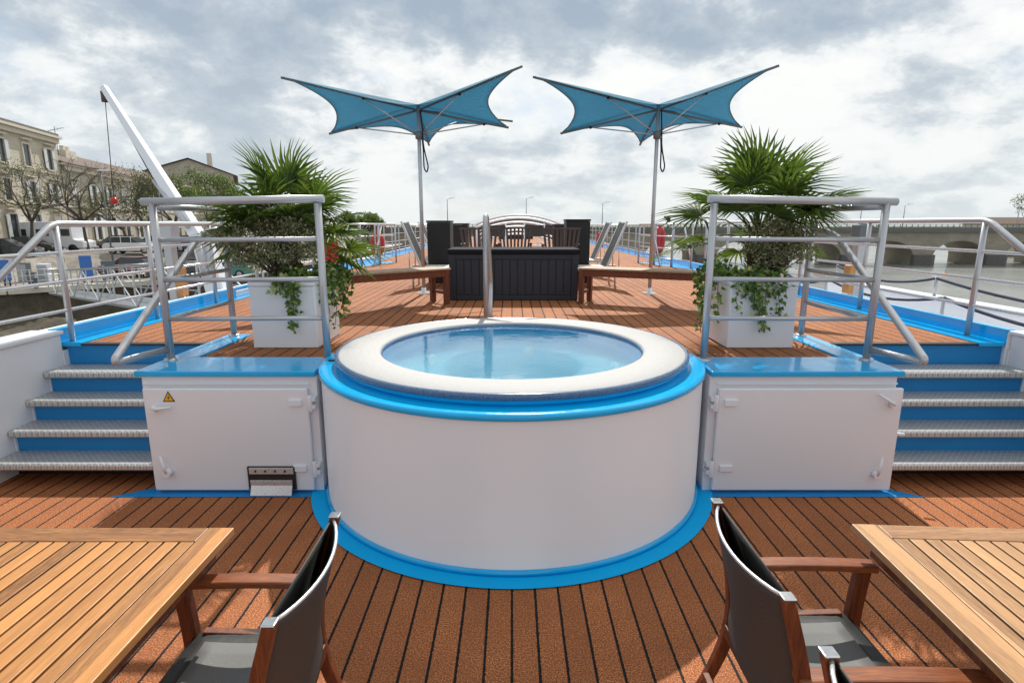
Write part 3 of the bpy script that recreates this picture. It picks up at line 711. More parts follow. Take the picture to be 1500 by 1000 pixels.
def ivy(c, strands, seed, lab, sz=.045):
    rg = random.Random(seed); t = thing('ivy_plant', lab, 'ivy', c, 'variegated ivy hanging from the planters')
    b = MB(); l = MB()
    for (p0, p1, drop, wild) in strands:
        p0, p1 = Vector(p0), Vector(p1); n = 12; pts = []
        for k in range(n+1):
            s_ = k/n; p = p0.lerp(p1, min(1, s_*2)); p.z += .05*math.sin(min(1, s_*2)*math.pi)
            if s_ > .5: p.z -= drop*((s_-.5)*2)
            p += Vector((rg.gauss(0, wild), rg.gauss(0, wild*.5), rg.gauss(0, .006))); pts.append(p)
        b.tube(pts, .0028, 4, caps=False)
        for k in range(int(34+drop*90)):
            s_ = rg.random()*n; i = min(n-1, int(s_)); p = pts[i].lerp(pts[i+1], s_-i)+Vector([rg.gauss(0, .022) for _ in range(3)])
            d = Vector((rg.gauss(0, .8), rg.gauss(-.4, .6), rg.gauss(-.5, .5))).normalized(); up = Vector((rg.gauss(0, .4), rg.gauss(-1, .3), rg.gauss(.5, .4)))
            s2 = d.cross(up).normalized(); nn = s2.cross(d); z_ = sz*rg.uniform(.6, 1.25)
            o5 = [(0, 0, 0), (.25, .42, .06), (.5, .26, .0), (1, 0, -.08), (.5, -.26, 0), (.25, -.42, .06)]
            l.add([p+d*z_*a+s2*z_*b_+nn*z_*c_ for a, b_, c_ in o5], [(0, 1, 2, 3), (0, 3, 4, 5)])
    b.build('stem', M['bark'], t); l.build('foliage', M['ivy'], t, recalc=False)
cL = planter(-2.08, -1.56, 'white planter box holding the palm nearest the quay')
cR = planter(1.73, 2.26, 'white planter box holding the palm nearest the river')
palm((cL[0]-.05, cL[1]+.05, cL[2]), 3, 'bushy fan palm in the planter nearest the quay', .42, .4, .46, .20)
palm((cR[0]+.06, cR[1]+.05, cR[2]), 11, 'bushy fan palm in the planter nearest the river', .43, 1.9, .50, .26)
shrub((cL[0]-.06, cL[1]-.22, cL[2]+.02), 5, 'grey green small leaved shrub under the palm nearest the quay', .44, .30, .60, 6000)
shrub((cR[0]+.12, cR[1]-.18, cR[2]+.02), 6, 'grey green small leaved shrub under the palm nearest the river', .30, .26, .50, 3800)
def strands(x0, x1, yf, zt, spec):
    o = []
    for fx, drop, ex in spec:
        x = x0+(x1-x0)*fx; o.append(((x-ex*.3, yf+.18, zt+.03), (x+ex, yf-.035, zt+.03), drop, .010))
    return o
sp_ = strands(-2.08, -1.56, 4.46, UP+.54, [(.55, .16, 0), (.62, .36, .02), (.70, .30, .0), (.78, .14, 0), (.66, .42, .01), (.5, .10, -.02)])
sp_ += [((-1.62, y, UP+.58), (-1.50+e, y, UP+.60), d_, .014) for y, d_, e in ((4.55, .34, .0), (4.62, .26, .03), (4.72, .46, .02), (4.8, .3, .05), (4.9, .2, .06), (4.66, .12, .09), (4.76, .40, .07), (4.85, .1, .1), (4.6, .2, .0), (4.95, .3, .04))]
ivy((cL[0], 4.5, UP+.54), sp_, 21, 'variegated ivy trailing from the planter nearest the quay')
sp_ = strands(1.73, 2.26, 4.46, UP+.54, [(.10, .26, -.02), (.20, .14, 0), (.33, .22, 0), (.42, .36, .0), (.50, .38, 0), (.62, .14, 0), (.72, .30, 0), (.30, .1, 0)])
sp_ += [((1.79, y, UP+.58), (1.66-e, y, UP+.60), d_, .014) for y, d_, e in ((4.55, .40, .0), (4.62, .22, .05), (4.72, .5, .04), (4.8, .3, .08), (4.9, .2, .06), (4.6, .5, .10))]
ivy((cR[0], 4.5, UP+.54), sp_, 22, 'variegated ivy trailing from the planter nearest the river')

# ------------------------------------------------------------------ storage box and benches
t = thing('storage_box', 'dark panelled deck storage box between the two benches', 'storage box', (0, 7.7, UP))
x0, x1, y0, y1 = -.815, .86, 7.38, 8.08
b = MB(); b.box(x0+.02, x1-.02, y0+.02, y1-.02, UP+.006, UP+.60); n = 15; w = (x1-x0-.18)/n
for k in range(n):
    xx = x0+.09+k*w; b.box(xx+.006, xx+w-.006, y0+.006, y0+.019, UP+.075, UP+.53)
b.box(x0, x0+.085, y0, y0+.018, UP+.005, UP+.60); b.box(x1-.085, x1, y0, y0+.018, UP+.005, UP+.60)
b.box(x0+.086, x1-.086, y0+.001, y0+.018, UP+.005, UP+.07); b.box(x0+.086, x1-.086, y0+.001, y0+.018, UP+.535, UP+.60)
b.build('body', M['crate'], t, bevel=.004)
b = MB(); b.box(x0-.02, x1+.02, y0-.025, y1+.02, UP+.602, UP+.665); b.build('lid', M['crate_lid'], t, bevel=.012)

def bench(pa, pb, lab):
    """bench from end pa (near the box) to end pb"""
    pa, pb = Vector(pa), Vector(pb); L = (pb-pa).length; mid = (pa+pb)/2; ang = math.atan2(pb.y-pa.y, pb.x-pa.x)
    t = thing('bench', lab, 'bench', (mid.x, mid.y, UP), 'backless wooden benches'); Mt = Matrix.Translation((mid.x, mid.y, UP)) @ Matrix.Rotation(ang, 4, 'Z')
    b = MB()
    for k in range(5): y = -.19+k*.078; b.box(-L/2, L/2, y, y+.07, .425, .447, Mt)
    b.build('seat', M['benchtop'], t, bevel=.004)
    b = MB()
    for y in (-.175, .155): b.box(-L/2+.06, L/2-.06, y, y+.022, .345, .424, Mt)
    for x in (-L/2+.02, L/2-.045): b.box(x, x+.022, -.15, .152, .345, .424, Mt)
    b.build('apron', M['bench'], t, bevel=.003)
    for x in (-L/2+.02, L/2-.08):
        for y in (-.185, .12):
            b = MB(); b.box(x, x+.06, y, y+.062, .004, .424, Mt); b.build('leg', M['chairwood'], t, bevel=.004)
        b = MB(); b.box(x+.018, x+.042, -.12, .118, .12, .16, Mt); b.build('stretcher', M['chairwood'], t, bevel=.003)
bench((-.88, 7.20, 0), (-2.15, 6.08, 0), 'backless wooden bench on the quay side of the dark storage box')
bench((.90, 7.28, 0), (2.95, 6.22, 0), 'backless wooden bench on the river side of the dark storage box')

# ------------------------------------------------------------------ parasols
def parasol(px, lab):
    base = Vector((-1.27, 8.15, UP)); t = thing('parasol', lab, 'parasol', tuple(base), 'blue butterfly wing parasols')
    hubp = at(617, 157, Y=8.15); hubp.x = base.x
    b = MB(); b.tube([base, (base.x, base.y, hubp.z+.02)], .026, 12); b.build('pole', M['rail'], t)
    b = MB(); b.lathe([(.001, .09), (.036, .085), (.036, .02), (.10, .014), (.10, 0)], 20, tuple(base)); b.build('base_plate', M['rail_bright'], t)
    col = Vector((base.x, base.y, at(617, 198, Y=8.15).z))
    b = MB(); b.lathe([(.028, -.06), (.05, -.05), (.055, .03), (.028, .05)], 16, tuple(col)); b.build('collar', M['greyboard'], t)
    tips = [at(415, 113, d=7.3), at(485, 194, d=7.95), at(628, 210, d=8.7), at(742, 185, d=7.9), at(762, 97, d=7.2)]
    hub = hubp+Vector((0, 0, 0)); vs = []; fs = []; top = hub+Vector((0, 0, .03))
    n = 5; pull = {(0, 1): .22, (1, 2): .36, (2, 3): .36, (3, 4): .26, (4, 0): 0}
    can = MB(); U, V = 12, 16
    for i in range(n):
        a, c = tips[i], tips[(i+1) % n]; pl = pull[(i, (i+1) % n)]
        grid = []
        for v in range(V+1):
            s_ = v/V; e = a.lerp(c, s_); k = 4*s_*(1-s_)
            k = k**.75; e = e.lerp(top, pl*k)
            if i == 4:
                w_ = 5.0; m_ = top+Vector((0, -.20, -.12)); B0, B1, B2 = (1-s_)**2, 2*s_*(1-s_)*w_, s_*s_; e = (a*B0+m_*B1+c*B2)/(B0+B1+B2)
            row = []
            for u in range(U+1):
                q = u/U; p = top.lerp(e, q); p.z += (.03*math.sin(q*math.pi)*k if i < 4 else 0); row.append(p)
            grid.append(row)
        vs = [p for r in grid for p in r]; fs = [(v*(U+1)+u, v*(U+1)+u+1, (v+1)*(U+1)+u+1, (v+1)*(U+1)+u) for v in range(V) for u in range(U)]
        can.add(vs, fs, True)
    c_ = can.build('canopy', M['fabric'], t, solid=.004)
    # hems
    hm = MB()
    for i in range(4):
        a, c = tips[i], tips[i+1]; pl = pull[(i, i+1)]; q = []
        for v in range(V+1):
            s_ = v/V; q.append(a.lerp(c, s_).lerp(top, pl*(4*s_*(1-s_))**.75))
        hm.tube(q, .007, 6)
    hm.build('hem', M['greyboard'], c_)
    ribs = tips+[at(748, 176, d=8.4)]; fr = [.42, .70, .5, .74, .42, .55]
    for k, (p, f_) in enumerate(zip(ribs, fr)):
        h0 = hub+Vector((0, 0, -.02)); off = Vector((0, 0, -.022)); b = MB(); e = p+(p-h0).normalized()*.03
        b.tube([h0+off, h0.lerp(p, .5)+off, e+off*.6], [.014, .013, .016], 8); r_ = b.build('rib', M['greyboard'], t)
        q = h0.lerp(p, f_)+off*1.4; b = MB(); b.tube([col, q], .009, 6); b.build('strut', M['rail'], r_)
        b = MB(); b.sphere(q, .022, seg=8, rings=6); b.build('joint', M['rubber'], r_)
    b = MB(); x = base.x+.045; y = base.y-.03; zc = col.z
    b.tube([(x-.01, y, hub.z-.05), (x+.01, y, zc), (x+.015, y, zc-.12), (x+.03, y, zc-.22), (x+.075, y, zc-.42), (x+.05, y, zc-.50), (x+.015, y, zc-.44), (x+.012, y, zc-.2), (x+.0, y, zc-.05)], .010, 6, bend=.04)
    b.build('cord', M['rope'], t)
    return t
pr = parasol(0, 'blue butterfly parasol nearer the quay, over the wooden bench')
copy_tree(pr, (1.975, 8.12, UP), 0, 'blue butterfly parasol nearer the river, over the wooden bench')

# ------------------------------------------------------------------ things further along the upper deck
def cabinet(px0, px1, pytop, Y, lab):
    a = at(px0, pytop, Y=Y); c = at(px1, pytop, Y=Y); t = thing('tall_cabinet', lab, 'cabinet', ((a.x+c.x)/2, Y+.25, UP), 'black cabinets behind the storage box')
    b = MB(); b.box(a.x, c.x, Y, Y+.5, UP+.004, a.z-.03); b.build('body', M['black'], t, bevel=.006)
    b = MB(); b.box(a.x-.01, c.x+.01, Y-.01, Y+.51, a.z-.028, a.z); b.build('top', M['rubber'], t, bevel=.004)
cabinet(625, 659, 323, 9.6, 'tall black cabinet behind the quay end of the storage box')
cabinet(661, 685, 327, 12.6, 'black cabinet in the second row on the quay side')
cabinet(830, 865, 321, 9.6, 'tall black cabinet behind the river end of the storage box')
cabinet(812, 832, 328, 12.6, 'black cabinet in the second row on the river side')

def lounger(px, py, Y, flip, lab):
    p = at(px, py, Y=Y); t = thing('sun_lounger', lab, 'sun lounger', (p.x, Y, UP), 'white framed loungers with raised backs')
    s_ = flip; x = p.x; z0 = UP+.30
    for dy in (-.28, .28):
        b = MB(); b.bar((x, Y+dy, z0), (x+s_*.30, Y+dy, UP+1.02), .03, .045, up=(0, 1, 0)); b.build('back_rail', M['rail_bright'], t, bevel=.004)
        b = MB(); b.bar((x-s_*1.0, Y+dy, z0), (x+s_*.25, Y+dy, z0), .03, .05); b.build('side_rail', M['rail_bright'], t, bevel=.004)
    b = MB(); b.add([(x+s_*.01, Y-.26, z0+.03), (x+s_*.01, Y+.26, z0+.03), (x+s_*.295, Y+.26, UP+1.0), (x+s_*.295, Y-.26, UP+1.0)], [(0, 1, 2, 3)]); b.build('back_sling', M['sling'], t, solid=.012)
    b = MB(); b.add([(x, Y-.26, z0+.02), (x, Y+.26, z0+.02), (x-s_*.98, Y+.26, z0+.02), (x-s_*.98, Y-.26, z0+.02)], [(0, 1, 2, 3)]); b.build('seat_sling', M['cushion'], t, solid=.012)
    for dx in (-.85, .15):
        for dy in (-.27, .27):
            b = MB(); b.tube([(x+s_*dx, Y+dy, UP+.004), (x+s_*dx, Y+dy, z0)], .016, 8); b.build('leg', M['rail_bright'], t)
    b = MB(); b.tube([(x+s_*.2, Y-.27, z0), (x+s_*.2, Y-.27, z0+.28)], .01, 6); b.tube([(x+s_*.2, Y+.27, z0), (x+s_*.2, Y+.27, z0+.28)], .01, 6); b.build('strut', M['rail_bright'], t)
lounger(622, 372, 9.1, -1, 'white framed lounger beside the tall black cabinet on the quay side')
lounger(638, 360, 12.0, -1, 'further white framed lounger on the quay side')
lounger(884, 372, 9.1, 1, 'white framed lounger beside the tall black cabinet on the river side')
lounger(868, 360, 11.0, 1, 'further white framed lounger on the river side')

def wchair(px, Y, rz, lab, m='wicker'):
    p = at(px, 360, Y=Y); t = thing('wicker_chair', lab, 'chair', (p.x, Y, UP), 'brown chairs behind the storage box')
    Mt = Matrix.Translation((p.x, Y, UP)) @ Matrix.Rotation(rz, 4, 'Z')
    b = MB(); b.box(-.25, .25, -.24, .24, .40, .46, Mt); b.build('seat', M[m], t, bevel=.01)
    b = MB()
    for k in range(9): x = -.25+k*.0625; b.bar(Mt @ Vector((x*.9, -.24, .45)), Mt @ Vector((x*1.12, -.32, .90)), .035, .014, up=(0, 1, 0))
    b.bar(Mt @ Vector((-.30, -.32, .91)), Mt @ Vector((.30, -.32, .91)), .03, .03); b.build('backrest', M[m], t)
    for x, y in ((-.23, -.22), (.23, -.22), (-.23, .22), (.23, .22)):
        b = MB(); b.bar(Mt @ Vector((x, y, .004)), Mt @ Vector((x, y, .40)), .035, .035); b.build('leg', M['chairwood'], t)
    for x in (-.27, .27):
        b = MB(); b.bar(Mt @ Vector((x, -.27, .66)), Mt @ Vector((x, .2, .66)), .05, .025); b.bar(Mt @ Vector((x, .2, .40)), Mt @ Vector((x, .2, .648)), .035, .035); b.build('armrest', M['chairwood'], t)
wchair(703, 9.4, 0, 'brown slatted chair behind the quay end of the storage box')
wchair(754, 9.9, R(180), 'wooden armchair standing behind the middle of the storage box')
wchair(820, 9.4, 0, 'brown slatted chair behind the river end of the storage box')
def fchair(px, Y, lab):
    p = at(px, 345, Y=Y); t = thing('folding_chair', lab, 'chair', (p.x, Y, UP), 'white folding chairs further back on the deck'); x = p.x
    for dx in (-.24, .24):
        b = MB(); b.tube([(x+dx, Y-.2, UP+.004), (x+dx, Y+.2, UP+.46), (x+dx, Y+.24, UP+1.0)], .018, 8); b.tube([(x+dx, Y+.25, UP+.004), (x+dx, Y-.2, UP+.46)], .016, 8); b.build('side_frame', M['white'], t)
    b = MB(); b.box(x-.23, x+.23, Y-.2, Y+.2, UP+.45, UP+.47); b.build('seat', M['cushion'], t)
    b = MB(); b.box(x-.23, x+.23, Y+.205, Y+.225, UP+.68, UP+.95); b.build('backrest', M['sling'], t)
fchair(726, 14, 'white folding chair beside the grab rail, far along the deck'); fchair(783, 14, 'white folding chair under the river end of the arched canopy')
fchair(800, 16.5, 'rearmost white folding chair beyond the arched canopy post')
# arched canopy of the wheelhouse
t = thing('arched_canopy', 'low arched canopy frame with pale curved bands far along the deck', 'canopy', (.3, 20, UP))
x0, x1 = at(706, 330, Y=19).x-.05, at(811, 330, Y=19).x+.05
for k in range(5):
    Yk = 17+k*.5; pts = []
    for i in range(17):
        s_ = i/16; pts.append(Vector((x0+(x1-x0)*s_, Yk, 1.83-.125*k+.27*math.sin(math.pi*s_)**.8)))
    b = MB(); b.tube(pts, .035, 8); b.tube([(x0, Yk, UP+.004), pts[0]], .03, 8); b.tube([(x1, Yk, UP+.004), pts[-1]], .03, 8); b.build('hoop', M['greyboard'] if k else M['white'], t)
    b = MB(); g = []
    for q in pts: g += [q+Vector((0, -.02, -.095)), q+Vector((0, .10, -.035))]
    b.add(g, [(i*2, i*2+1, i*2+3, i*2+2) for i in range(16)], True); b.build('band', M['canvas'], t, solid=.02)
b = MB(); b.box(-.9, 1.4, 38.5, 41, UP+.004, 1.68); b.build('cabin', M['black'], t, bevel=.02)

# crane on the quay side
ctip = at(152, 128, d=9.0); cj = at(290, 345, d=7.9); cb_ = at(338, 436, d=8.0)
t = thing('davit_crane', 'white davit crane with long slanting boom and red hook ball', 'crane', (cb_.x-.05, cb_.y, .2))
def taper(b, p, q, w0, h0, w1, h1):
    d = (q-p).normalized(); x = d.cross(Vector((0, 1, 0))).normalized(); u = x.cross(d).normalized(); vs = []
    for c_, w_, h_ in ((p, w0, h0), (q, w1, h1)):
        for i, j in ((-1, -1), (1, -1), (1, 1), (-1, 1)): vs.append(c_+x*w_/2*i+u*h_/2*j)
    b.add(vs, [(0, 1, 2, 3), (7, 6, 5, 4), (0, 4, 5, 1), (1, 5, 6, 2), (2, 6, 7, 3), (3, 7, 4, 0)])
b = MB(); taper(b, cj+(cj-ctip).normalized()*.25, ctip, .165, .165, .09, .09); boom = b.build('boom', M['white'], t, bevel=.012)
b = MB(); taper(b, Vector((cb_.x-.02, cb_.y, .3)), cj+Vector((.04, 0, -.02)), .30, .28, .21, .2); b.build('mast', M['white'], t, bevel=.02)
b = MB(); b.box(cb_.x-.22, cb_.x+.18, cb_.y-.2, cb_.y+.2, .2, .96); b.build('pedestal', M['white'], t, bevel=.02)
b = MB(); b.tube([cj+Vector((-.10, -.05, .12)), cj.lerp(ctip, .35)+Vector((-.12, 0, -.02))], .035, 10); b.tube([cj+Vector((.10, -.2, -.1)), cj+Vector((.16, -.2, -.55))], .05, 10); b.build('hydraulic_ram', M['rail'], t)
b = MB(); b.tube([ctip+Vector((-.01, 0, -.22)), ctip+Vector((-.01, 0, -.06))], .05, 10); b.build('hook_block', M['wicker'], boom)
hk = at(167, 294, d=9.0)
b = MB(); b.tube([ctip+Vector((0, 0, -.1)), hk+Vector((0, 0, .05))], .006, 6); b.tube([ctip+Vector((.02, 0, -.1)), cj.lerp(ctip, .28)+Vector((-.12, 0, -.05))], .008, 6); b.build('cable', M['rubber'], t)
b = MB(); b.sphere(hk, .055, seg=14, rings=10); b.build('hook_ball', M['tail'], t)

# ------------------------------------------------------------------ tables and chairs in the foreground
def table(xe, x_far, y0, y1, rz, lab, my, mx, piv):
    """xe: edge nearest the middle of the deck; x_far: the other long edge"""
    t = thing('dining_table', lab, 'table', ((xe+x_far)/2, (y0+y1)/2, 0), 'slatted teak dining tables')
    Mt = Matrix.Translation((piv[0], piv[1], 0)) @ Matrix.Rotation(rz, 4, 'Z') @ Matrix.Translation((-piv[0], -piv[1], 0))
    lo, hi = min(xe, x_far), max(xe, x_far); w = .092; z0, z1 = .722, .750
    for xa in (lo, hi-w):
        b = MB(); b.box(xa, xa+w, y0, y1, z0, z1, Mt); b.build('side_board', my, t, bevel=.003)
    for ya, yb in ((y1-w, y1-.0005), (y0, y0+w)):
        b = MB(); b.box(lo+w+.0015, hi-w-.0015, ya, yb, z0, z1-.0006, Mt); b.build('end_board', mx, t, bevel=.003)
    b = MB(); n = round((hi-lo-2*w)/.055); p = (hi-lo-2*w)/n
    for k in range(n):
        x = lo+w+k*p; b.box(x+.0045, x+p-.0045, y0+w+.003, y1-w-.003, z0+.003, z1-.0015, Mt)
    b.build('slats', my, t, bevel=.002)
    b = MB()
    for yy in (y0+.12, (y0+y1)/2, y1-.12): b.box(lo+.06, hi-.06, yy-.03, yy+.03, .69, .7205, Mt)
    b.box(lo+.05, lo+.075, y0+.05, y1-.05, .65, .7215, Mt); b.box(hi-.075, hi-.05, y0+.05, y1-.05, .65, .7215, Mt); b.build('apron', M['chairwood'], t, bevel=.002)
    for x in (lo+.08, hi-.15):
        for y in (y0+.5, y1-.85):
            b = MB(); b.box(x, x+.07, y, y+.07, .004, .69, Mt); b.build('leg', M['chairwood'], t, bevel=.004)
table(-1.03, -2.55, -.6, 1.917, 0, 'warm toned slatted teak table beside the single visible armchair', M['teak_y'], M['teak_x'], (-1.03, 1.9))
table(1.275, 2.75, -.6, 1.945, R(-3.2), 'paler slatted teak table with two armchairs at its edge', M['teak_y2'], M['teak_x2'], (1.275, 1.945))

def armchair():
    """faces +x; origin on the floor under the back posts, y across"""
    t = thing('armchair', 'wooden armchair with dark mesh back', 'armchair', (0, 0, 0), 'wooden armchairs with dark mesh slings'); W = .56; hw = W/2
    def strip(b, pts, w, th):       # rectangular section along a polyline in the xz plane
        pts = [Vector(p) for p in pts]; vs = []
        for i, p in enumerate(pts):
            d = (pts[min(i+1, len(pts)-1)]-pts[max(i-1, 0)]).normalized(); nrm = Vector((d.z, 0, -d.x)); tt = th[i] if isinstance(th, list) else th
            for a, c in ((-1, -1), (1, -1), (1, 1), (-1, 1)): vs.append(p+Vector((0, w/2*a, 0))+nrm*tt/2*c)
        fs = [(0, 1, 2, 3), tuple(range(len(vs)-1, len(vs)-5, -1))]
        for i in range(len(pts)-1):
            for k in range(4): fs.append((i*4+k, i*4+(k+1) % 4, (i+1)*4+(k+1) % 4, (i+1)*4+k))
        b.add(vs, fs, False)
    def curve(ctrl, n=14):
        o = []
        for i in range(n+1):
            s_ = i/n*(len(ctrl)-1); k = min(len(ctrl)-2, int(s_)); f_ = s_-k
            p0, p1, p2, p3 = (Vector(ctrl[max(0, min(len(ctrl)-1, j))]) for j in (k-1, k, k+1, k+2))
            o.append(.5*((2*p1)+(p2-p0)*f_+(2*p0-5*p1+4*p2-p3)*f_*f_+(3*p1-p0-3*p2+p3)*f_**3))
        return o
    for s_ in (-1, 1):
        y = s_*(hw-.015)
        b = MB(); strip(b, curve([(-.06, y, .004), (.04, y, .22), (.085, y, .42), (.06, y, .64), (-.005, y, .88)]), .030, [.034, .036, .038, .04, .042, .044, .046, .046, .044, .042, .04, .038, .036, .034, .032]); b.build('back_post', M['chairwood'], t, bevel=.004)
        b = MB(); b.box(-.022, .014, y-.018, y+.018, .880, .887); b.build('post_cap', M['steel'], t, bevel=.003)
        b = MB(); strip(b, curve([(.555, y, .004), (.535, y, .22), (.535, y, .42), (.55, y, .613)]), .034, .052); b.build('front_leg', M['chairwood'], t, bevel=.004)
        b = MB(); strip(b, curve([(.045, y, .628), (.2, y, .633), (.40, y, .633), (.595, y, .624)], 8), .058, .026); b.build('armrest', M['armwood'], t, bevel=.006)
        b = MB(); b.bar((.09, y, .40), (.49, y, .415), .030, .05); b.build('seat_rail', M['chairwood'], t, bevel=.003)
    b = MB(); b.bar((.07, -hw+.03, .37), (.07, hw-.03, .37), .03, .05); b.bar((-.0, -hw+.03, .17), (-.0, hw-.03, .17), .024, .036); b.build('crosspiece', M['chairwood'], t, bevel=.003)
    b = MB(); b.tube([(.078, -hw+.03, .44), (.03, 0, .435), (.078, hw-.03, .44)], .007, 8, bend=.2); b.build('lower_rod', M['steel'], t)
    # back sling: bows backwards between the posts
    def backpt(s_, q):
        ctrl = curve([(.075, 0, .44), (.075, 0, .55), (.045, 0, .70), (-.0, 0, .868)], 10); k = min(9, int(q*10)); f_ = q*10-k; p = ctrl[k].lerp(ctrl[k+1], f_)
        y = (hw-.03)*(2*s_-1); return Vector((p.x-.056*(4*s_*(1-s_))**.9-.004, y, p.z-.012*4*s_*(1-s_)))
    b = MB(); U, V = 14, 14; vs = [backpt(u/U, v/V) for v in range(V+1) for u in range(U+1)]
    b.add(vs, [(v*(U+1)+u, v*(U+1)+u+1, (v+1)*(U+1)+u+1, (v+1)*(U+1)+u) for v in range(V) for u in range(U)], True); bk = b.build('back_sling', M['sling'], t, solid=.006)
    b = MB(); fp = curve([(.085, 0, .46), (.085, 0, .56), (.058, 0, .70), (.006, 0, .872)], 10); b.add([(p.x, sg*(hw-.03), p.z) for p in fp for sg in (-1, 1)], [(i*2, i*2+1, i*2+3, i*2+2) for i in range(10)], True); b.build('front_sling', M['sling'], t, solid=.004)
    b = MB(); b.tube([backpt(u/U, 1)+Vector((0, 0, .004)) for u in range(U+1)], .0055, 8); b.build('top_rod', M['rail_bright'], t)
    # seat: hemmed edge round a paler weave, slightly dished
    def sp(x, y): return Vector((x, y, .430-.022*(1-(y/(hw))**2)*math.sin(math.pi*min(1, max(0, (x-.09)/.42)))+(.0 if x < .46 else -.25*(x-.46))))
    def sheet(x0, x1, y0, y1, dz):
        b = MB(); n = 8; vs = [sp(x0+(x1-x0)*i/n, y0+(y1-y0)*j/n)+Vector((0, 0, dz)) for j in range(n+1) for i in range(n+1)]
        b.add(vs, [(j*(n+1)+i, j*(n+1)+i+1, (j+1)*(n+1)+i+1, (j+1)*(n+1)+i) for j in range(n) for i in range(n)], True); return b
    sheet(.09, .52, -hw+.005, hw-.005, 0).build('seat_hem', M['seat_edge'], t, solid=.012)
    sheet(.11, .455, -hw+.075, hw-.075, .011).build('seat_sling', M['seat'], t, solid=.008)
    b = MB(); b.box(.45, .505, -hw+.03, hw-.03, .385, .415); b.build('front_rail', M['chairwood'], t, bevel=.004)
    return t
ac = armchair(); ac.location = (.735, 1.60, 0); ac['label'] = 'armchair with dark mesh back fully seen at the paler table'
copy_tree(ac, (.735, .87, 0), 0, 'nearest armchair at the paler table, only its post top showing')
copy_tree(ac, (-.605, 1.50, 0), math.pi, 'armchair with dark mesh back at the warm toned table')

# ================================================================== THE RIVER, BRIDGE AND BANKS
WZ = -6.4
b = MB(); b.add([(-3000, -300, WZ), (3000, -300, WZ), (3000, 5000, WZ), (-3000, 5000, WZ)], [(0, 1, 2, 3)]); struct(b.build('river', M['river']))
QZ, QL = -.7, -2.0        # street level, lower quay level
def xy(px, d): p = at(px, 365, d=d); return (p.x, p.y)
edge = [(-90, 20), (-45, 29)]+[xy(0, 33.5), xy(240, 39.6)]+[(-21, 60), (-22, 115), (-26, 220), (-60, 900)]
street = [(-120, 26), (-60, 33)]+[xy(0, 39), xy(90, 46), xy(200, 50)]+[(-29, 75), (-32, 130), (-60, 900)]
b = MB(); n = len(edge)
b.add([(x, y, QL) for x, y in edge]+[(x-2, y-.5, QL) for x, y in reversed(street)], [tuple(range(2*n))]); struct(b.build('lower_quay', M['quay']))
b = MB(); b.add([(x, y, QZ) for x, y in street]+[(-1500, 900, QZ), (-1500, 26, QZ)]+[(x, y, QL) for x, y in street]+[(x+1.6, y-1.6, QL+.004) for x, y in street], [tuple(range(n+2))]+[(i, i+1, 2*n+2+i+1, 2*n+2+i) for i in range(n-1)])
struct(b.build('street', M['quay']))
def slope():
    b = MB(); P = []
    for i in range(len(edge)-1):
        m = 26 if i < 5 else 4
        for k in range(m): P.append(Vector(edge[i]).lerp(Vector(edge[i+1]), k/m))
    P.append(Vector(edge[-1])); nr = 16; vs = []
    for i, p in enumerate(P):
        q = P[min(i+1, len(P)-1)]-P[max(0, i-1)]; o = Vector((q.y, -q.x)).normalized()
        for j in range(nr+1):
            s_ = j/nr; off = o*(s_*14 if j > 2 else s_*.6)
            z = QL-.002-(1.9*min(j, 2)/2)-(max(0, j-2)/(nr-2))*3.0
            nn = noise.fractal(Vector((p.x*.9, p.y*.9, s_*14)), .7, 2.2, 5)*(0 if j < 2 else .75); vs.append((p.x+off.x, p.y+off.y, z+nn))
    fs = [(i*(nr+1)+j, (i+1)*(nr+1)+j, (i+1)*(nr+1)+j+1, i*(nr+1)+j+1) for i in range(len(P)-1) for j in range(nr)]
    b.add(vs, fs, True); return struct(b.build('rubble_bank', M['rubble']))
slope()
b = MB(); 
for i in range(5):
    p, q = Vector(edge[i]), Vector(edge[i+1]); b.bar((p.x, p.y, QL-.12), (q.x, q.y, QL-.12), .5, .34)
struct(b.build('quay_kerb', M['trim'], bevel=.02))
# far bank on the river side
b = MB(); vs = []
for i in range(31):
    x = -100+i*60; y0 = 300-.12*max(0, x)+14*noise.noise(Vector((i*.7, 0, 0)))
    vs += [(x, y0, WZ-.1), (x, y0+10, WZ+3.5), (x, y0+600, WZ+5.5)]
b.add(vs, [(i*3+j, (i+1)*3+j, (i+1)*3+j+1, i*3+j+1) for i in range(30) for j in range(2)], True); struct(b.build('far_bank', M['bank']))

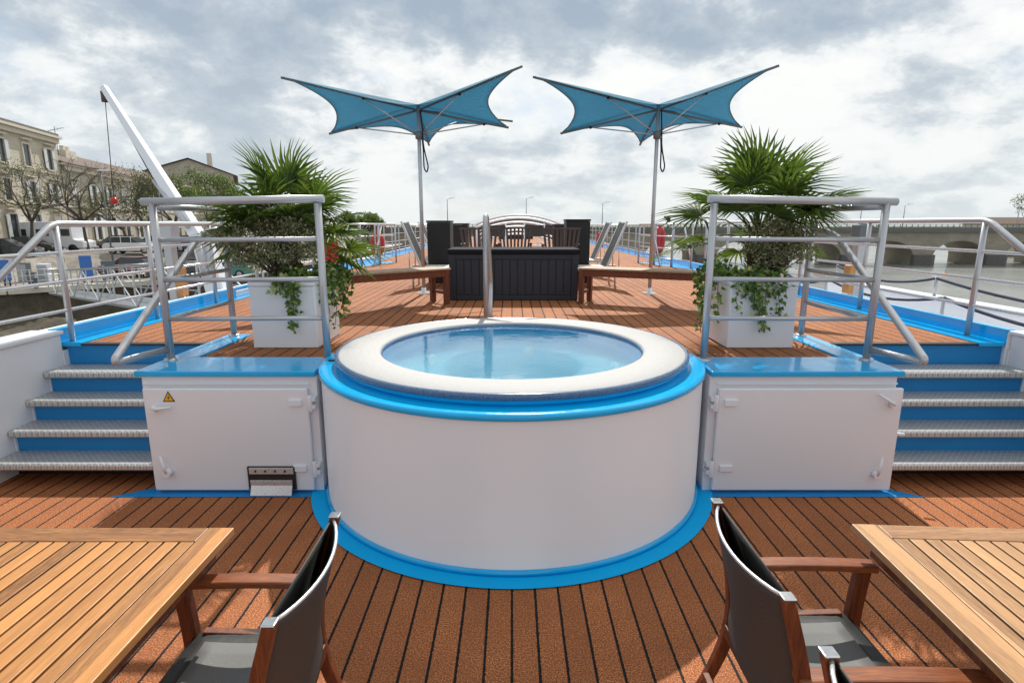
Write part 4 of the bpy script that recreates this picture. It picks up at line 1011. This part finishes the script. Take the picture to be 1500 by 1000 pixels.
# bridge
def bridge():
    t = thing('stone_bridge', 'long stone arch bridge crossing the river behind the deck', 'bridge', (60, 118, WZ))
    Y0, Y1 = 117, 127; per, pw = 14.75, 4.0; xs = 84-per*9; xe = 84+per*7; zt, zc, zs = .25, -1.5, -4.7
    b = MB(); x = xs
    while x < xe:
        a0 = x+pw/2; a1 = x+per-pw/2; n = 16
        b.box(x-pw/2, x+pw/2, Y0, Y1, WZ-.5, zt)
        pts = []
        for i in range(n+1):
            th = math.pi-math.pi*i/n; pts.append(((a0+a1)/2+(a1-a0)/2*math.cos(th), zs+(zc-zs)*math.sin(th)))
        for i in range(n):
            (xa, za), (xb, zb) = pts[i], pts[i+1]
            b.add([(xa, Y0, za), (xb, Y0, zb), (xb, Y0, zt), (xa, Y0, zt), (xa, Y1, za), (xb, Y1, zb), (xb, Y1, zt), (xa, Y1, zt)], [(0, 1, 2, 3), (7, 6, 5, 4), (0, 4, 5, 1)])
        x += per
    b.build('arcade', M['bridge'], t)
    x = xs; b2 = None
    while x <= xe:
        b = MB(); b.prism([(x-pw/2-.1, Y0+.5), (x-pw/2-.1, Y0-.6), (x, Y0-2.6), (x+pw/2+.1, Y0-.6), (x+pw/2+.1, Y0+.5)], (WZ-.5, -4.3)); b.build('cutwater', M['roofgrey'], t)
        x += per
    b = MB(); b.box(xs-2, xe+2, Y0-.55, Y1+.55, zt, zt+.45); b.build('cornice', M['roofgrey'], t)
    b = MB(); b.box(xs-2, xe+2, Y0-.3, Y0-.05, zt+.45, zt+.95)
    b.box(xs-2, xe+2, Y0-.25, Y0-.15, zt+1.45, zt+1.55)
    x = xs
    while x < xe: b.box(x-.05, x+.05, Y0-.25, Y0-.15, zt+.95, zt+1.45); x += 1.2
    b.build('parapet', M['greyboard'], t)
bridge()
def lamp(px, Y, top, lab):
    p = at(px, top, Y=Y); t = thing('street_lamp', lab, 'street lamp', (p.x, Y, .7), 'street lamps along the bridge')
    b = MB(); b.tube([(p.x, Y, .7), (p.x, Y, p.z), (p.x+.9, Y, p.z+.25)], [.11, .08, .05], 6); b.build('post', M['rail'], t)
    b = MB(); b.box(p.x+.6, p.x+1.5, Y-.15, Y+.15, p.z+.2, p.z+.32); b.build('lamp', M['rail_bright'], t)
for px, top, lab in ((655, 292, 'thin street lamp on the bridge beyond the black cabinet on the quay side'), (771, 291, 'street lamp on the bridge above the arched canopy'), (883, 298, 'street lamp on the bridge between the two parasol poles'),
                     (1263, 300, 'street lamp on the bridge just past the end of the guard rail'), (1326, 301, 'street lamp on the bridge above the river side railing'), (1494, 302, 'street lamp on the bridge at the far end over the water')):
    lamp(px, 120, top, lab)
# buoy
p = at(1384, 403, z=WZ); t = thing('marker_buoy', 'small orange buoy floating on the open river', 'buoy', tuple(p))
b = MB(); b.sphere(p+Vector((0, 0, .12)), .42, seg=12, rings=8); b.build('float', M['orange'], t); b = MB(); b.tube([p+Vector((0, 0, .5)), p+Vector((0, 0, .75))], .05, 6); b.build('ring', M['rubber'], t)
# low house at the bridge end on the right
p = at(1482, 330, Y=150); t = thing('riverside_house', 'low house with red roof beyond the bridge', 'house', (p.x+6, 155, WZ))
b = MB(); b.box(p.x-5, p.x+22, 150, 160, WZ+.2, 1.9); b.build('wall', M['stone'], t)
b = MB(); b.prism([(149.4, 1.9), (160.6, 1.9), (155, 3.6)], (p.x-5.6, p.x+22.6), 'x'); b.build('roof', M['roof'], t)

# ------------------------------------------------------------------ trees
def tree(base, h, spread, seed, lab, leafm=None, nleaf=1500, lsz=.22, name='plane_tree', grp='trees along the quay', depth=5, trunk_r=.16, trunk_h=.32):
    rg = random.Random(seed); t = thing(name, lab, 'tree', tuple(base), grp); base = Vector(base); b = MB(); tw = MB(); ends = []
    def grow(p, d, ln, r, lv):
        q = p+d*ln; m_ = p.lerp(q, .5)+Vector([rg.gauss(0, ln*.06) for _ in range(3)])
        (b if lv < 2 else tw).tube([p, m_, q], [r, r*.85, r*.68], 5 if lv > 1 else 7, caps=False)
        if lv >= depth: ends.append(q); return
        for k in range(rg.choice((2, 3, 3)) if lv else 5):
            a = rg.uniform(0, 6.28); tilt = rg.uniform(.35, .95) if lv else rg.uniform(.5, 1.05)
            o = d.orthogonal().normalized(); o = Matrix.Rotation(a, 3, d) @ o; nd = (d*math.cos(tilt)+o*math.sin(tilt)+Vector((0, 0, .16))).normalized(); nd.x *= spread; nd.y *= spread; nd.normalize()
            grow(q, nd, ln*rg.uniform(.62, .85), max(.012, r*.60), lv+1)
    grow(base, Vector((rg.gauss(0, .05), 0, 1)).normalized(), h*trunk_h, trunk_r, 0)
    b.build('trunk', M['bark'], t); tw.build('crown', M['bark'], t) if not leafm else None
    if leafm:
        cr = tw.build('branches', M['bark'], t); l = MB()
        for k in range(nleaf):
            p = rg.choice(ends)+Vector([rg.gauss(0, h*.035) for _ in range(3)]); leafblade(l, p, Vector([rg.gauss(0, 1) for _ in range(3)]), Vector([rg.gauss(0, 1) for _ in range(3)]), lsz*rg.uniform(.6, 1.3), lsz*.6)
        l.build('crown', M[leafm], t, recalc=False)
def gat(px, d): p = at(px, 365, d=d); p.z = QZ; return p
tree(gat(52, 47), 8.4, 1.5, 31, 'bare pollarded tree with olive buds beside the dark parked cars', 'treeleaf', 2600, .13)
tree(gat(130, 52), 8.6, 1.25, 33, 'bare dark branched tree behind the blue banner', None, 0)
tree(gat(-20, 42), 8.0, 1.5, 38, 'olive budded tree at the very edge of the picture', 'treeleaf', 1800, .13)
tree(gat(222, 56), 7.5, .8, 35, 'slender budding tree behind the crane boom', 'treeleaf', 2200, .16)
tree(gat(262, 62), 7.6, 1.0, 36, 'light green tree between the crane and the palm', 'greenleaf', 3500, .24)
tree(gat(310, 70), 8.2, 1.0, 37, 'fresh green tree behind the palm nearest the quay', 'greenleaf', 3200, .26)
tree(gat(185, 60), 6.0, 1.2, 41, 'small budding tree in front of the long two storey house', 'treeleaf', 1600, .16)
tree(gat(505, 75), 5.6, 1.2, 39, 'rounded green tree beyond the palm fronds and quay railing', 'greenleaf', 5200, .26, trunk_h=.24)
tree(gat(540, 80), 5.0, 1.2, 42, 'low bright green tree near the end of the quay', 'greenleaf', 5200, .28, trunk_h=.24)
tree(gat(470, 70), 5.0, 1.2, 44, 'green tree close behind the palm fronds on the quay', 'greenleaf', 4200, .28, trunk_h=.24)
tree(at(978, 333, d=260)-Vector((0, 0, 3)), 7, .4, 45, 'pointed tree on the skyline beyond the bridge', 'treeleaf', 1200, .4, grp='trees on the far bank')
tree(at(1505, 333, d=200)-Vector((0, 0, 3)), 14, 1, 46, 'bare tree on the skyline beside the red roofed house', 'treeleaf', 900, .5, grp='trees on the far bank')
def treeline():
    b = MB(); rg = random.Random(9)
    for i in range(5200):
        x = rg.uniform(-160, 560); h = 3.2+2.8*noise.noise(Vector((x*.03, 0, 0)))+2.0*noise.noise(Vector((x*.15, 3, 0))); y = 322-.12*max(0, x)+rg.uniform(-8, 10)
        p = Vector((x, y, WZ+2.6+rg.random()*max(1.2, h)*1.15)); s_ = rg.uniform(.5, 1.3); d = Vector([rg.gauss(0, 1) for _ in range(3)]).normalized(); leafblade(b, p, d, Vector([rg.gauss(0, 1) for _ in range(3)]), s_*1.6, s_*1.5)
    struct(b.build('treeline', M['treeleaf'], recalc=False), 'stuff')
treeline()

# ------------------------------------------------------------------ buildings on the quay
FD = Vector((-.25, 1)).normalized(); F0 = Vector((-31, 0))            # facade line
def fpt(d): return F0+Vector((-.25*d, d))                             # point of the facade at depth d
NRM = Vector((FD.y, -FD.x))                                           # towards the river
def building(name, d0, d1, ztop, lab, floors, nwin, mat, roofm, cornice=True, depth=12, roofh=0, shut=True, grp=None, first=.5, thick=.1):
    a, c = fpt(d0), fpt(d1); L = (c-a).length; t = thing(name, lab, 'building', (a.x, a.y, QZ), grp)
    Mt = Matrix(((FD.x, NRM.x, 0, a.x), (FD.y, NRM.y, 0, a.y), (0, 0, 1, 0), (0, 0, 0, 1)))     # x along the facade, y outwards
    b = MB(); b.box(0, L, -depth, 0, QZ-.3, ztop, Mt); b.build('wall', mat, t)
    b = MB(); b.box(-.05, L+.05, 0.003, .30, ztop-.45, ztop-.02, Mt); b.box(-.45, L+.15, -.5, .55, ztop, ztop+.22, Mt); b.box(-.05, .0-.003, -depth, .3, ztop-.45, ztop-.02, Mt); b.build('cornice', M['trim'], t)
    if roofh:
        b = MB(); b.prism([(.75, ztop+.20), (-depth/2, ztop+roofh), (-depth-.5, ztop+.20)], (-.3, L+.3), 'x', M=Mt @ Matrix(((1, 0, 0, 0), (0, 1, 0, 0), (0, 0, 1, 0), (0, 0, 0, 1)))); b.build('roof', roofm, t)
    else:
        b = MB(); b.box(-.2, L+.1, -depth, .3, ztop+.225, ztop+.5, Mt); b.build('roof', roofm, t)
    step = L/nwin
    for (z0, z1, ww) in floors:
        for k in range(nwin):
            x = (k+.5)*step
            b = MB(); f = .14
            b.box(x-ww/2-f, x-ww/2, .002, .13, z0-f, z1+f, Mt); b.box(x+ww/2, x+ww/2+f, .002, .13, z0-f, z1+f, Mt); b.box(x-ww/2, x+ww/2, .002, .13, z1, z1+f, Mt); b.box(x-ww/2-f-.08, x+ww/2+f+.08, .002, .24, z0-f-.14, z0-f-.002, Mt)
            b.box(x-ww/2-f-.12, x+ww/2+f+.12, .002, .30, z1+f+.25, z1+f+.38, Mt)
            w = b.build('window', M['trim'], t)
            b = MB(); b.box(x-ww/2, x+ww/2, .002, .02, z0-f, z1, Mt); b.build('pane', M['glass'], w)
            r_ = rnd.random()
            if shut and r_ < .8:
                b = MB()
                if r_ < .5:
                    for s_ in (-1, 1): xx = sorted((x+s_*(ww/2-.04), x+s_*(ww/2+.48))); b.box(xx[0], xx[1], .135, .18, z0-.1, z1, Mt)
                else: b.box(x-ww/2+.02, x+ww/2-.02, .03, .06, z0+(z1-z0)*.45, z1-.01, Mt)
                b.build('shutter', M['shutter'] if r_ < .65 else M['shutter_grey'], w)
    for zz in [f_[1]+.95 for f_ in floors[:-1]]:
        b = MB(); b.box(-.03, L, .003, .16, zz, zz+.22, Mt); b.build('string_course', M['trim'], t)
    return t, Mt, L
b1 = building('town_house', 30, 60.0, 10.2, 'tall three storey limestone house with flat cornice beside the quay', [(.3, 2.7, 1.2), (3.7, 5.7, 1.1), (7.2, 9.0, 1.05)], 8, M['stone'], M['roofgrey'])
b2, Mt2, L2 = building('terraced_house', 60.3, 122, 7.75, 'long two storey limestone terrace with a red tiled roof', [(.2, 2.6, 1.3), (3.9, 6.1, 1.2)], 15, M['stone2'], M['roof'], roofh=2.6)
b = MB(); b.box(9, 11.5, -4.2, -3.2, 8.4, 10.2, Mt2); b.box(9.3, 9.7, -3.9, -3.5, 10.2, 10.7, Mt2); b.box(10.4, 10.8, -3.9, -3.5, 10.2, 10.7, Mt2); b.build('chimney', M['trim'], b2)
b = MB(); p = Mt2 @ Vector((8.2, -3.6, 9)); b.tube([p, p+Vector((0, 0, 3.6))], .03, 5); b.bar(p+Vector((-.8, 0, 3.1)), p+Vector((.9, .2, 3.5)), .03, .03)
for k in range(5): b.bar(p+Vector((-.6+k*.35, -.3, 3.15+k*.07)), p+Vector((-.6+k*.35, .3, 3.15+k*.07)), .02, .02)
b.build('aerial', M['rubber'], b2)
# gabled building further on
a = at(238, 330, d=108); c = at(330, 330, d=128); t = thing('gabled_building', 'large plain gabled building rising behind the terrace', 'building', (a.x, a.y, QZ))
Mg = Matrix.Translation((a.x, a.y, 0)) @ Matrix.Rotation(R(25), 4, 'Z')
b = MB(); b.prism([(-1.5, QZ), (13, QZ), (13, 11.2), (5.5, 13.9), (-1.5, 11.6)], (0, 30), 'y', M=Mg); b.build('wall', M['stone2'], t)
b = MB()
b.add([Mg @ Vector(p) for p in ((-2.2, -.5, 11.45), (5.5, -.5, 14.1), (5.5, 30.5, 14.1), (-2.2, 30.5, 11.45))], [(0, 1, 2, 3)]); b.add([Mg @ Vector(p) for p in ((13.8, -.5, 11.05), (5.5, -.5, 14.1), (5.5, 30.5, 14.1), (13.8, 30.5, 11.05))], [(0, 1, 2, 3)])
b.build('roof', M['roof'], t, solid=.10)
b = MB(); b.box(8.6, 9.5, 2, 3, 12.2, 15.4, Mg); b.build('chimney', M['trim'], t)

# ------------------------------------------------------------------ cars on the quay
def car(loc, rz, col, lab, kind='hatch'):
    m = paint('car_paint', col, .25, .04, 1, 0, coat=.8); t = thing('parked_car', lab, 'car', tuple(loc), 'cars parked on the quay'); Mt = Matrix.Translation(loc) @ Matrix.Rotation(rz, 4, 'Z')
    prof = [(-2.05, .32), (-2.1, .62), (-2.0, .88), (-1.75, .96), (-.95, .98), (.95, .95), (1.75, .80), (2.02, .66), (2.08, .38), (1.9, .26), (-1.9, .26)]
    b = MB(); b.prism(prof, (-.84, .84), 'y', M=Mt); b.build('body', m, t, bevel=.06, segs=3)
    ca = [(-1.85, .93), (-1.45, 1.38), (-1.0, 1.46), (.1, 1.46), (.95, .93)]
    b = MB(); n = len(ca); vs = [Mt @ Vector((x, -.80+.13*((z-.93)/.53), z)) for x, z in ca]+[Mt @ Vector((x, .80-.13*((z-.93)/.53), z)) for x, z in ca]
    b.add(vs, [tuple(range(n))[::-1], tuple(range(n, 2*n))]+[(i, (i+1) % n, n+(i+1) % n, n+i) for i in range(n)]); b.build('windows', M['glass'], t, bevel=.03)
    b = MB(); b.box(-1.42, .14, -.66, .66, 1.44, 1.475, Mt)
    for x in (-.55, .25): b.bar(Mt @ Vector((x, -.81, .95)), Mt @ Vector((x-.05, -.68, 1.45)), .05, .03); b.bar(Mt @ Vector((x, .81, .95)), Mt @ Vector((x-.05, .68, 1.45)), .05, .03)
    b.build('roof', m, t, bevel=.015)
    for x in (-1.28, 1.28):
        for y in (-.80, .80):
            W_ = Mt @ Matrix.Translation((x, y, .32)) @ Matrix.Rotation(R(90), 4, 'X')
            b = MB(); b.lathe([(.001, -.10), (.28, -.10), (.32, -.07), (.32, .07), (.28, .10), (.001, .10)], 20, (0, 0, 0), M=W_); w = b.build('wheel', M['rubber'], t)
            b = MB(); b.lathe([(.001, -.112), (.17, -.112), (.20, -.10)], 14, (0, 0, 0), M=W_); b.lathe([(.001, .112), (.17, .112), (.20, .10)], 14, (0, 0, 0), M=W_); b.build('rim', M['hub'], w)
    for y in (-.62, .62):
        b = MB(); b.box(2.0, 2.065, y-.18, y+.18, .58, .70, Mt); b.build('headlight', M['rail_bright'], t)
        b = MB(); b.box(-2.12, -2.06, y-.14, y+.14, .66, .84, Mt); b.build('tail_light', M['tail'], t)
def gz(px, d): p = at(px, 370, d=d); p.z = QZ; return p
cars = [(196, 50, 8, (.72, .73, .74), 'white hatchback parked under the bare tree'), (226, 54, 5, (.70, .71, .72), 'second white hatchback, partly behind the first'), (262, 56, 5, (.05, .055, .08), 'dark car parked behind the grey mooring post'),
        (172, 56, 5, (.02, .02, .025), 'black car behind the first white hatchback'), (232, 62, 5, (.20, .02, .025), 'dark red car in the back row by the terrace'),
        (12, 44, 20, (.02, .022, .03), 'black car nearest the sloping handrail'), (48, 50, 10, (.018, .02, .022), 'dark saloon behind the black car'),
        (186, 42, 0, (.22, .02, .03), 'dark red car behind the gangway'), (262, 40, 0, (.03, .03, .035), 'black car behind the gangway'), (330, 41, 0, (.05, .22, .18), 'green car behind the gangway'),
        (292, 54, 5, (.04, .05, .13), 'navy van like car behind the crane mast'), (100, 60, 5, (.5, .51, .52), 'silver car beside the camper van'), (322, 55, 5, (.6, .6, .62), 'pale car behind the crane mast')]
for px, d, a_, col, lab in cars: car(gz(px, d) if a_ else gz(px, d)+Vector((0, 0, QL-QZ)), R(a_+180 if a_ < 6 else a_), col, lab)
# camper van
p = gz(78, 52); t = thing('camper_van', 'white camper van parked behind the railing', 'van', tuple(p)); Mt = Matrix.Translation(p) @ Matrix.Rotation(R(8), 4, 'Z')
b = MB(); b.prism([(-3, .4), (-3, 2.7), (1.7, 2.8), (2.3, 2.5), (2.4, 1.2), (3.2, 1.0), (3.2, .4)], (-1.05, 1.05), 'y', M=Mt); b.build('body', M['white_flat'], t, bevel=.08)
for x0_, x1_ in ((-2.2, -1.3), (-.5, .5), (1.5, 2.2)):
    b = MB(); b.box(x0_, x1_, -1.075, -1.052, 1.5, 2.1, Mt); b.build('window', M['glass'], t)
for x in (-2, 2.3):
    W_ = Mt @ Matrix.Translation((x, -.95, .38)) @ Matrix.Rotation(R(90), 4, 'X'); b = MB(); b.lathe([(.001, -.15), (.38, -.12), (.38, .12), (.001, .15)], 18, (0, 0, 0), M=W_); b.build('wheel', M['rubber'], t)
# boards on the quay
def board(px, d, w, h, mat, lab, name='banner'):
    p = gz(px, d); QZ = QL; p.z = QL; t = thing(name, lab, 'sign', tuple(p)); b = MB(); b.box(p.x-w/2, p.x+w/2, p.y-.04, p.y+.04, QZ+.35, QZ+.35+h); b.build('panel', mat, t, bevel=.02)
    b = MB(); b.box(p.x-w/2+.1, p.x-w/2+.18, p.y-.03, p.y+.03, QZ, QZ+.349); b.box(p.x+w/2-.18, p.x+w/2-.1, p.y-.03, p.y+.03, QZ, QZ+.349); b.build('foot', M['rubber'], t)
board(123, 37.5, .8, 1.45, M['bannerblue'], 'bright blue upright banner beside the camper van'); board(155, 39, .9, 1.0, M['greyboard'], 'dark grey notice board on the quay beside the blue banner', 'notice_board')
board(3, 35.5, .6, 1.3, M['bannerblue'], 'narrow blue banner beside the sloping handrail')
# litter bins, cafe tables, a scooter rail and lamp post on the quay
def qz_(px, d): p = at(px, 365, d=d); p.z = QL; return p
for px, d, lab in ((40, 36, 'grey litter bin on the quay nearest the sloping handrail'), (86, 38, 'grey litter bin between the blue banners')):
    p = qz_(px, d); t = thing('litter_bin', lab, 'bin', tuple(p), 'litter bins on the quay')
    b = MB(); b.lathe([(.001, .0), (.24, .0), (.28, .75), (.001, .76)], 14, tuple(p)); b.build('body', M['greyboard'], t); b = MB(); b.lathe([(.29, .76), (.29, .82), (.12, .9), (.001, .9)], 14, tuple(p)); b.build('lid', M['roofgrey'], t)
for px, d, c_, lab in ((60, 37, 'white_flat', 'pale electricity cabinet on the lower quay'), (30, 38, 'greyboard', 'dark electricity cabinet on the lower quay')):
    p = qz_(px, d); t = thing('service_cabinet', lab, 'cabinet', tuple(p)); b = MB(); b.box(p.x-.35, p.x+.35, p.y-.2, p.y+.2, QL, QL+1.3); b.build('housing', M[c_], t, bevel=.02); b = MB(); b.box(p.x-.31, p.x+.31, p.y-.215, p.y-.202, QL+.12, QL+1.2); b.build('door', M['shutter_grey'], t)
for px, d, h, lab in ((163, 41, 7.5, 'thin lamp mast on the quay under the hanging hook'), (243, 47, 7.0, 'thin lamp mast on the quay behind the guard rail post')):
    p = qz_(px, d); t = thing('lamp_mast', lab, 'street lamp', tuple(p)); b = MB(); b.tube([p, p+Vector((0, 0, h))], [.07, .04], 8); b.build('post', M['greyboard'], t); b = MB(); b.box(p.x-.12, p.x+.5, p.y-.1, p.y+.1, QL+h, QL+h+.1); b.build('lamp', M['rail_bright'], t)
def fence(px0, d0, px1, d1, lab):
    a, c = qz_(px0, d0), qz_(px1, d1); t = thing('quay_fence', lab, 'fence', tuple(a)); n = 9
    for k in range(n+1):
        p = a.lerp(c, k/n); b = MB(); b.tube([p, p+Vector((0, 0, 1.05))], .03, 6); b.build('post', M['rail'], t)
    for z in (.35, .7, 1.05):
        b = MB(); b.tube([a+Vector((0, 0, z)), c+Vector((0, 0, z))], .022, 6); b.build('bar', M['rail'], t)
fence(-10, 34, 92, 36.5, 'grey pipe fence along the lower quay edge'); fence(135, 38.5, 235, 41.5, 'second grey pipe fence on the lower quay past the gangway')
# gangway and pontoon
def truss(A, B, h, lab, w=1.4):
    A, B = Vector(A), Vector(B); t = thing('gangway', lab, 'gangway', tuple(A)); d = (B-A).normalized(); s_ = Vector((d.y, -d.x, 0)).normalized()*w/2
    b = MB(); b.bar(A, B, w, .10); b.build('walkway', M['greyboard'], t)
    for sg in (-1, 1):
        b = MB(); a0, b0 = A+s_*sg, B+s_*sg; n = 9; up = Vector((0, 0, h))
        b.bar(a0, b0, .07, .09); b.bar(a0+up, b0+up, .06, .07); b.bar(a0+up*.5, b0+up*.5, .03, .03)
        for k in range(n+1):
            p_ = a0.lerp(b0, k/n); b.bar(p_, p_+up, .04, .04)
            if k < n: q_ = a0.lerp(b0, (k+1)/n); b.bar(p_ if k % 2 else p_+up, q_+up if k % 2 else q_, .035, .035)
        b.build('truss', M['rail'], t)
truss(at(95, 428, d=33), at(345, 462, d=13), 1.25, 'grey metal gangway truss from the quay towards the ship')
t = thing('pontoon', 'grey pontoon deck floating beside the ship below the gangway', 'pontoon', (-8, 24, -2)); b = MB(); b.box(-11.5, -6.2, 16, 44, -6.6, -2.6); b.build('hull', M['roofgrey'], t, bevel=.05)
b = MB()
for y in range(16, 45, 2): b.tube([(-11.3, y, -2.6), (-11.3, y, -1.5)], .03, 6)
b.tube([(-11.3, 16, -1.5), (-11.3, 44, -1.5)], .03, 6); b.tube([(-11.3, 16, -2), (-11.3, 44, -2)], .02, 6); b.build('handrail', M['rail'], t)
# bollard fence and white post on the quay edge
def qpost(x, y, lab): 
    t = thing('quay_bollard', lab, 'bollard', (x, y, QL), 'bollards along the quay edge'); b = MB(); b.lathe([(.16, 0), (.14, .05), (.11, .1), (.10, .55), (.14, .6), (.13, .68), (.001, .72)], 14, (x, y, QL)); b.build('post', M['greyboard'], t)
qpost(-29, 34.5, 'first dark bollard at the near corner of the quay'); qpost(-27, 37.5, 'second dark bollard from the near corner of the quay')

print('verts', sum(len(o.data.vertices) for o in bpy.data.objects if o.type == 'MESH'), 'objects', len(bpy.data.objects))
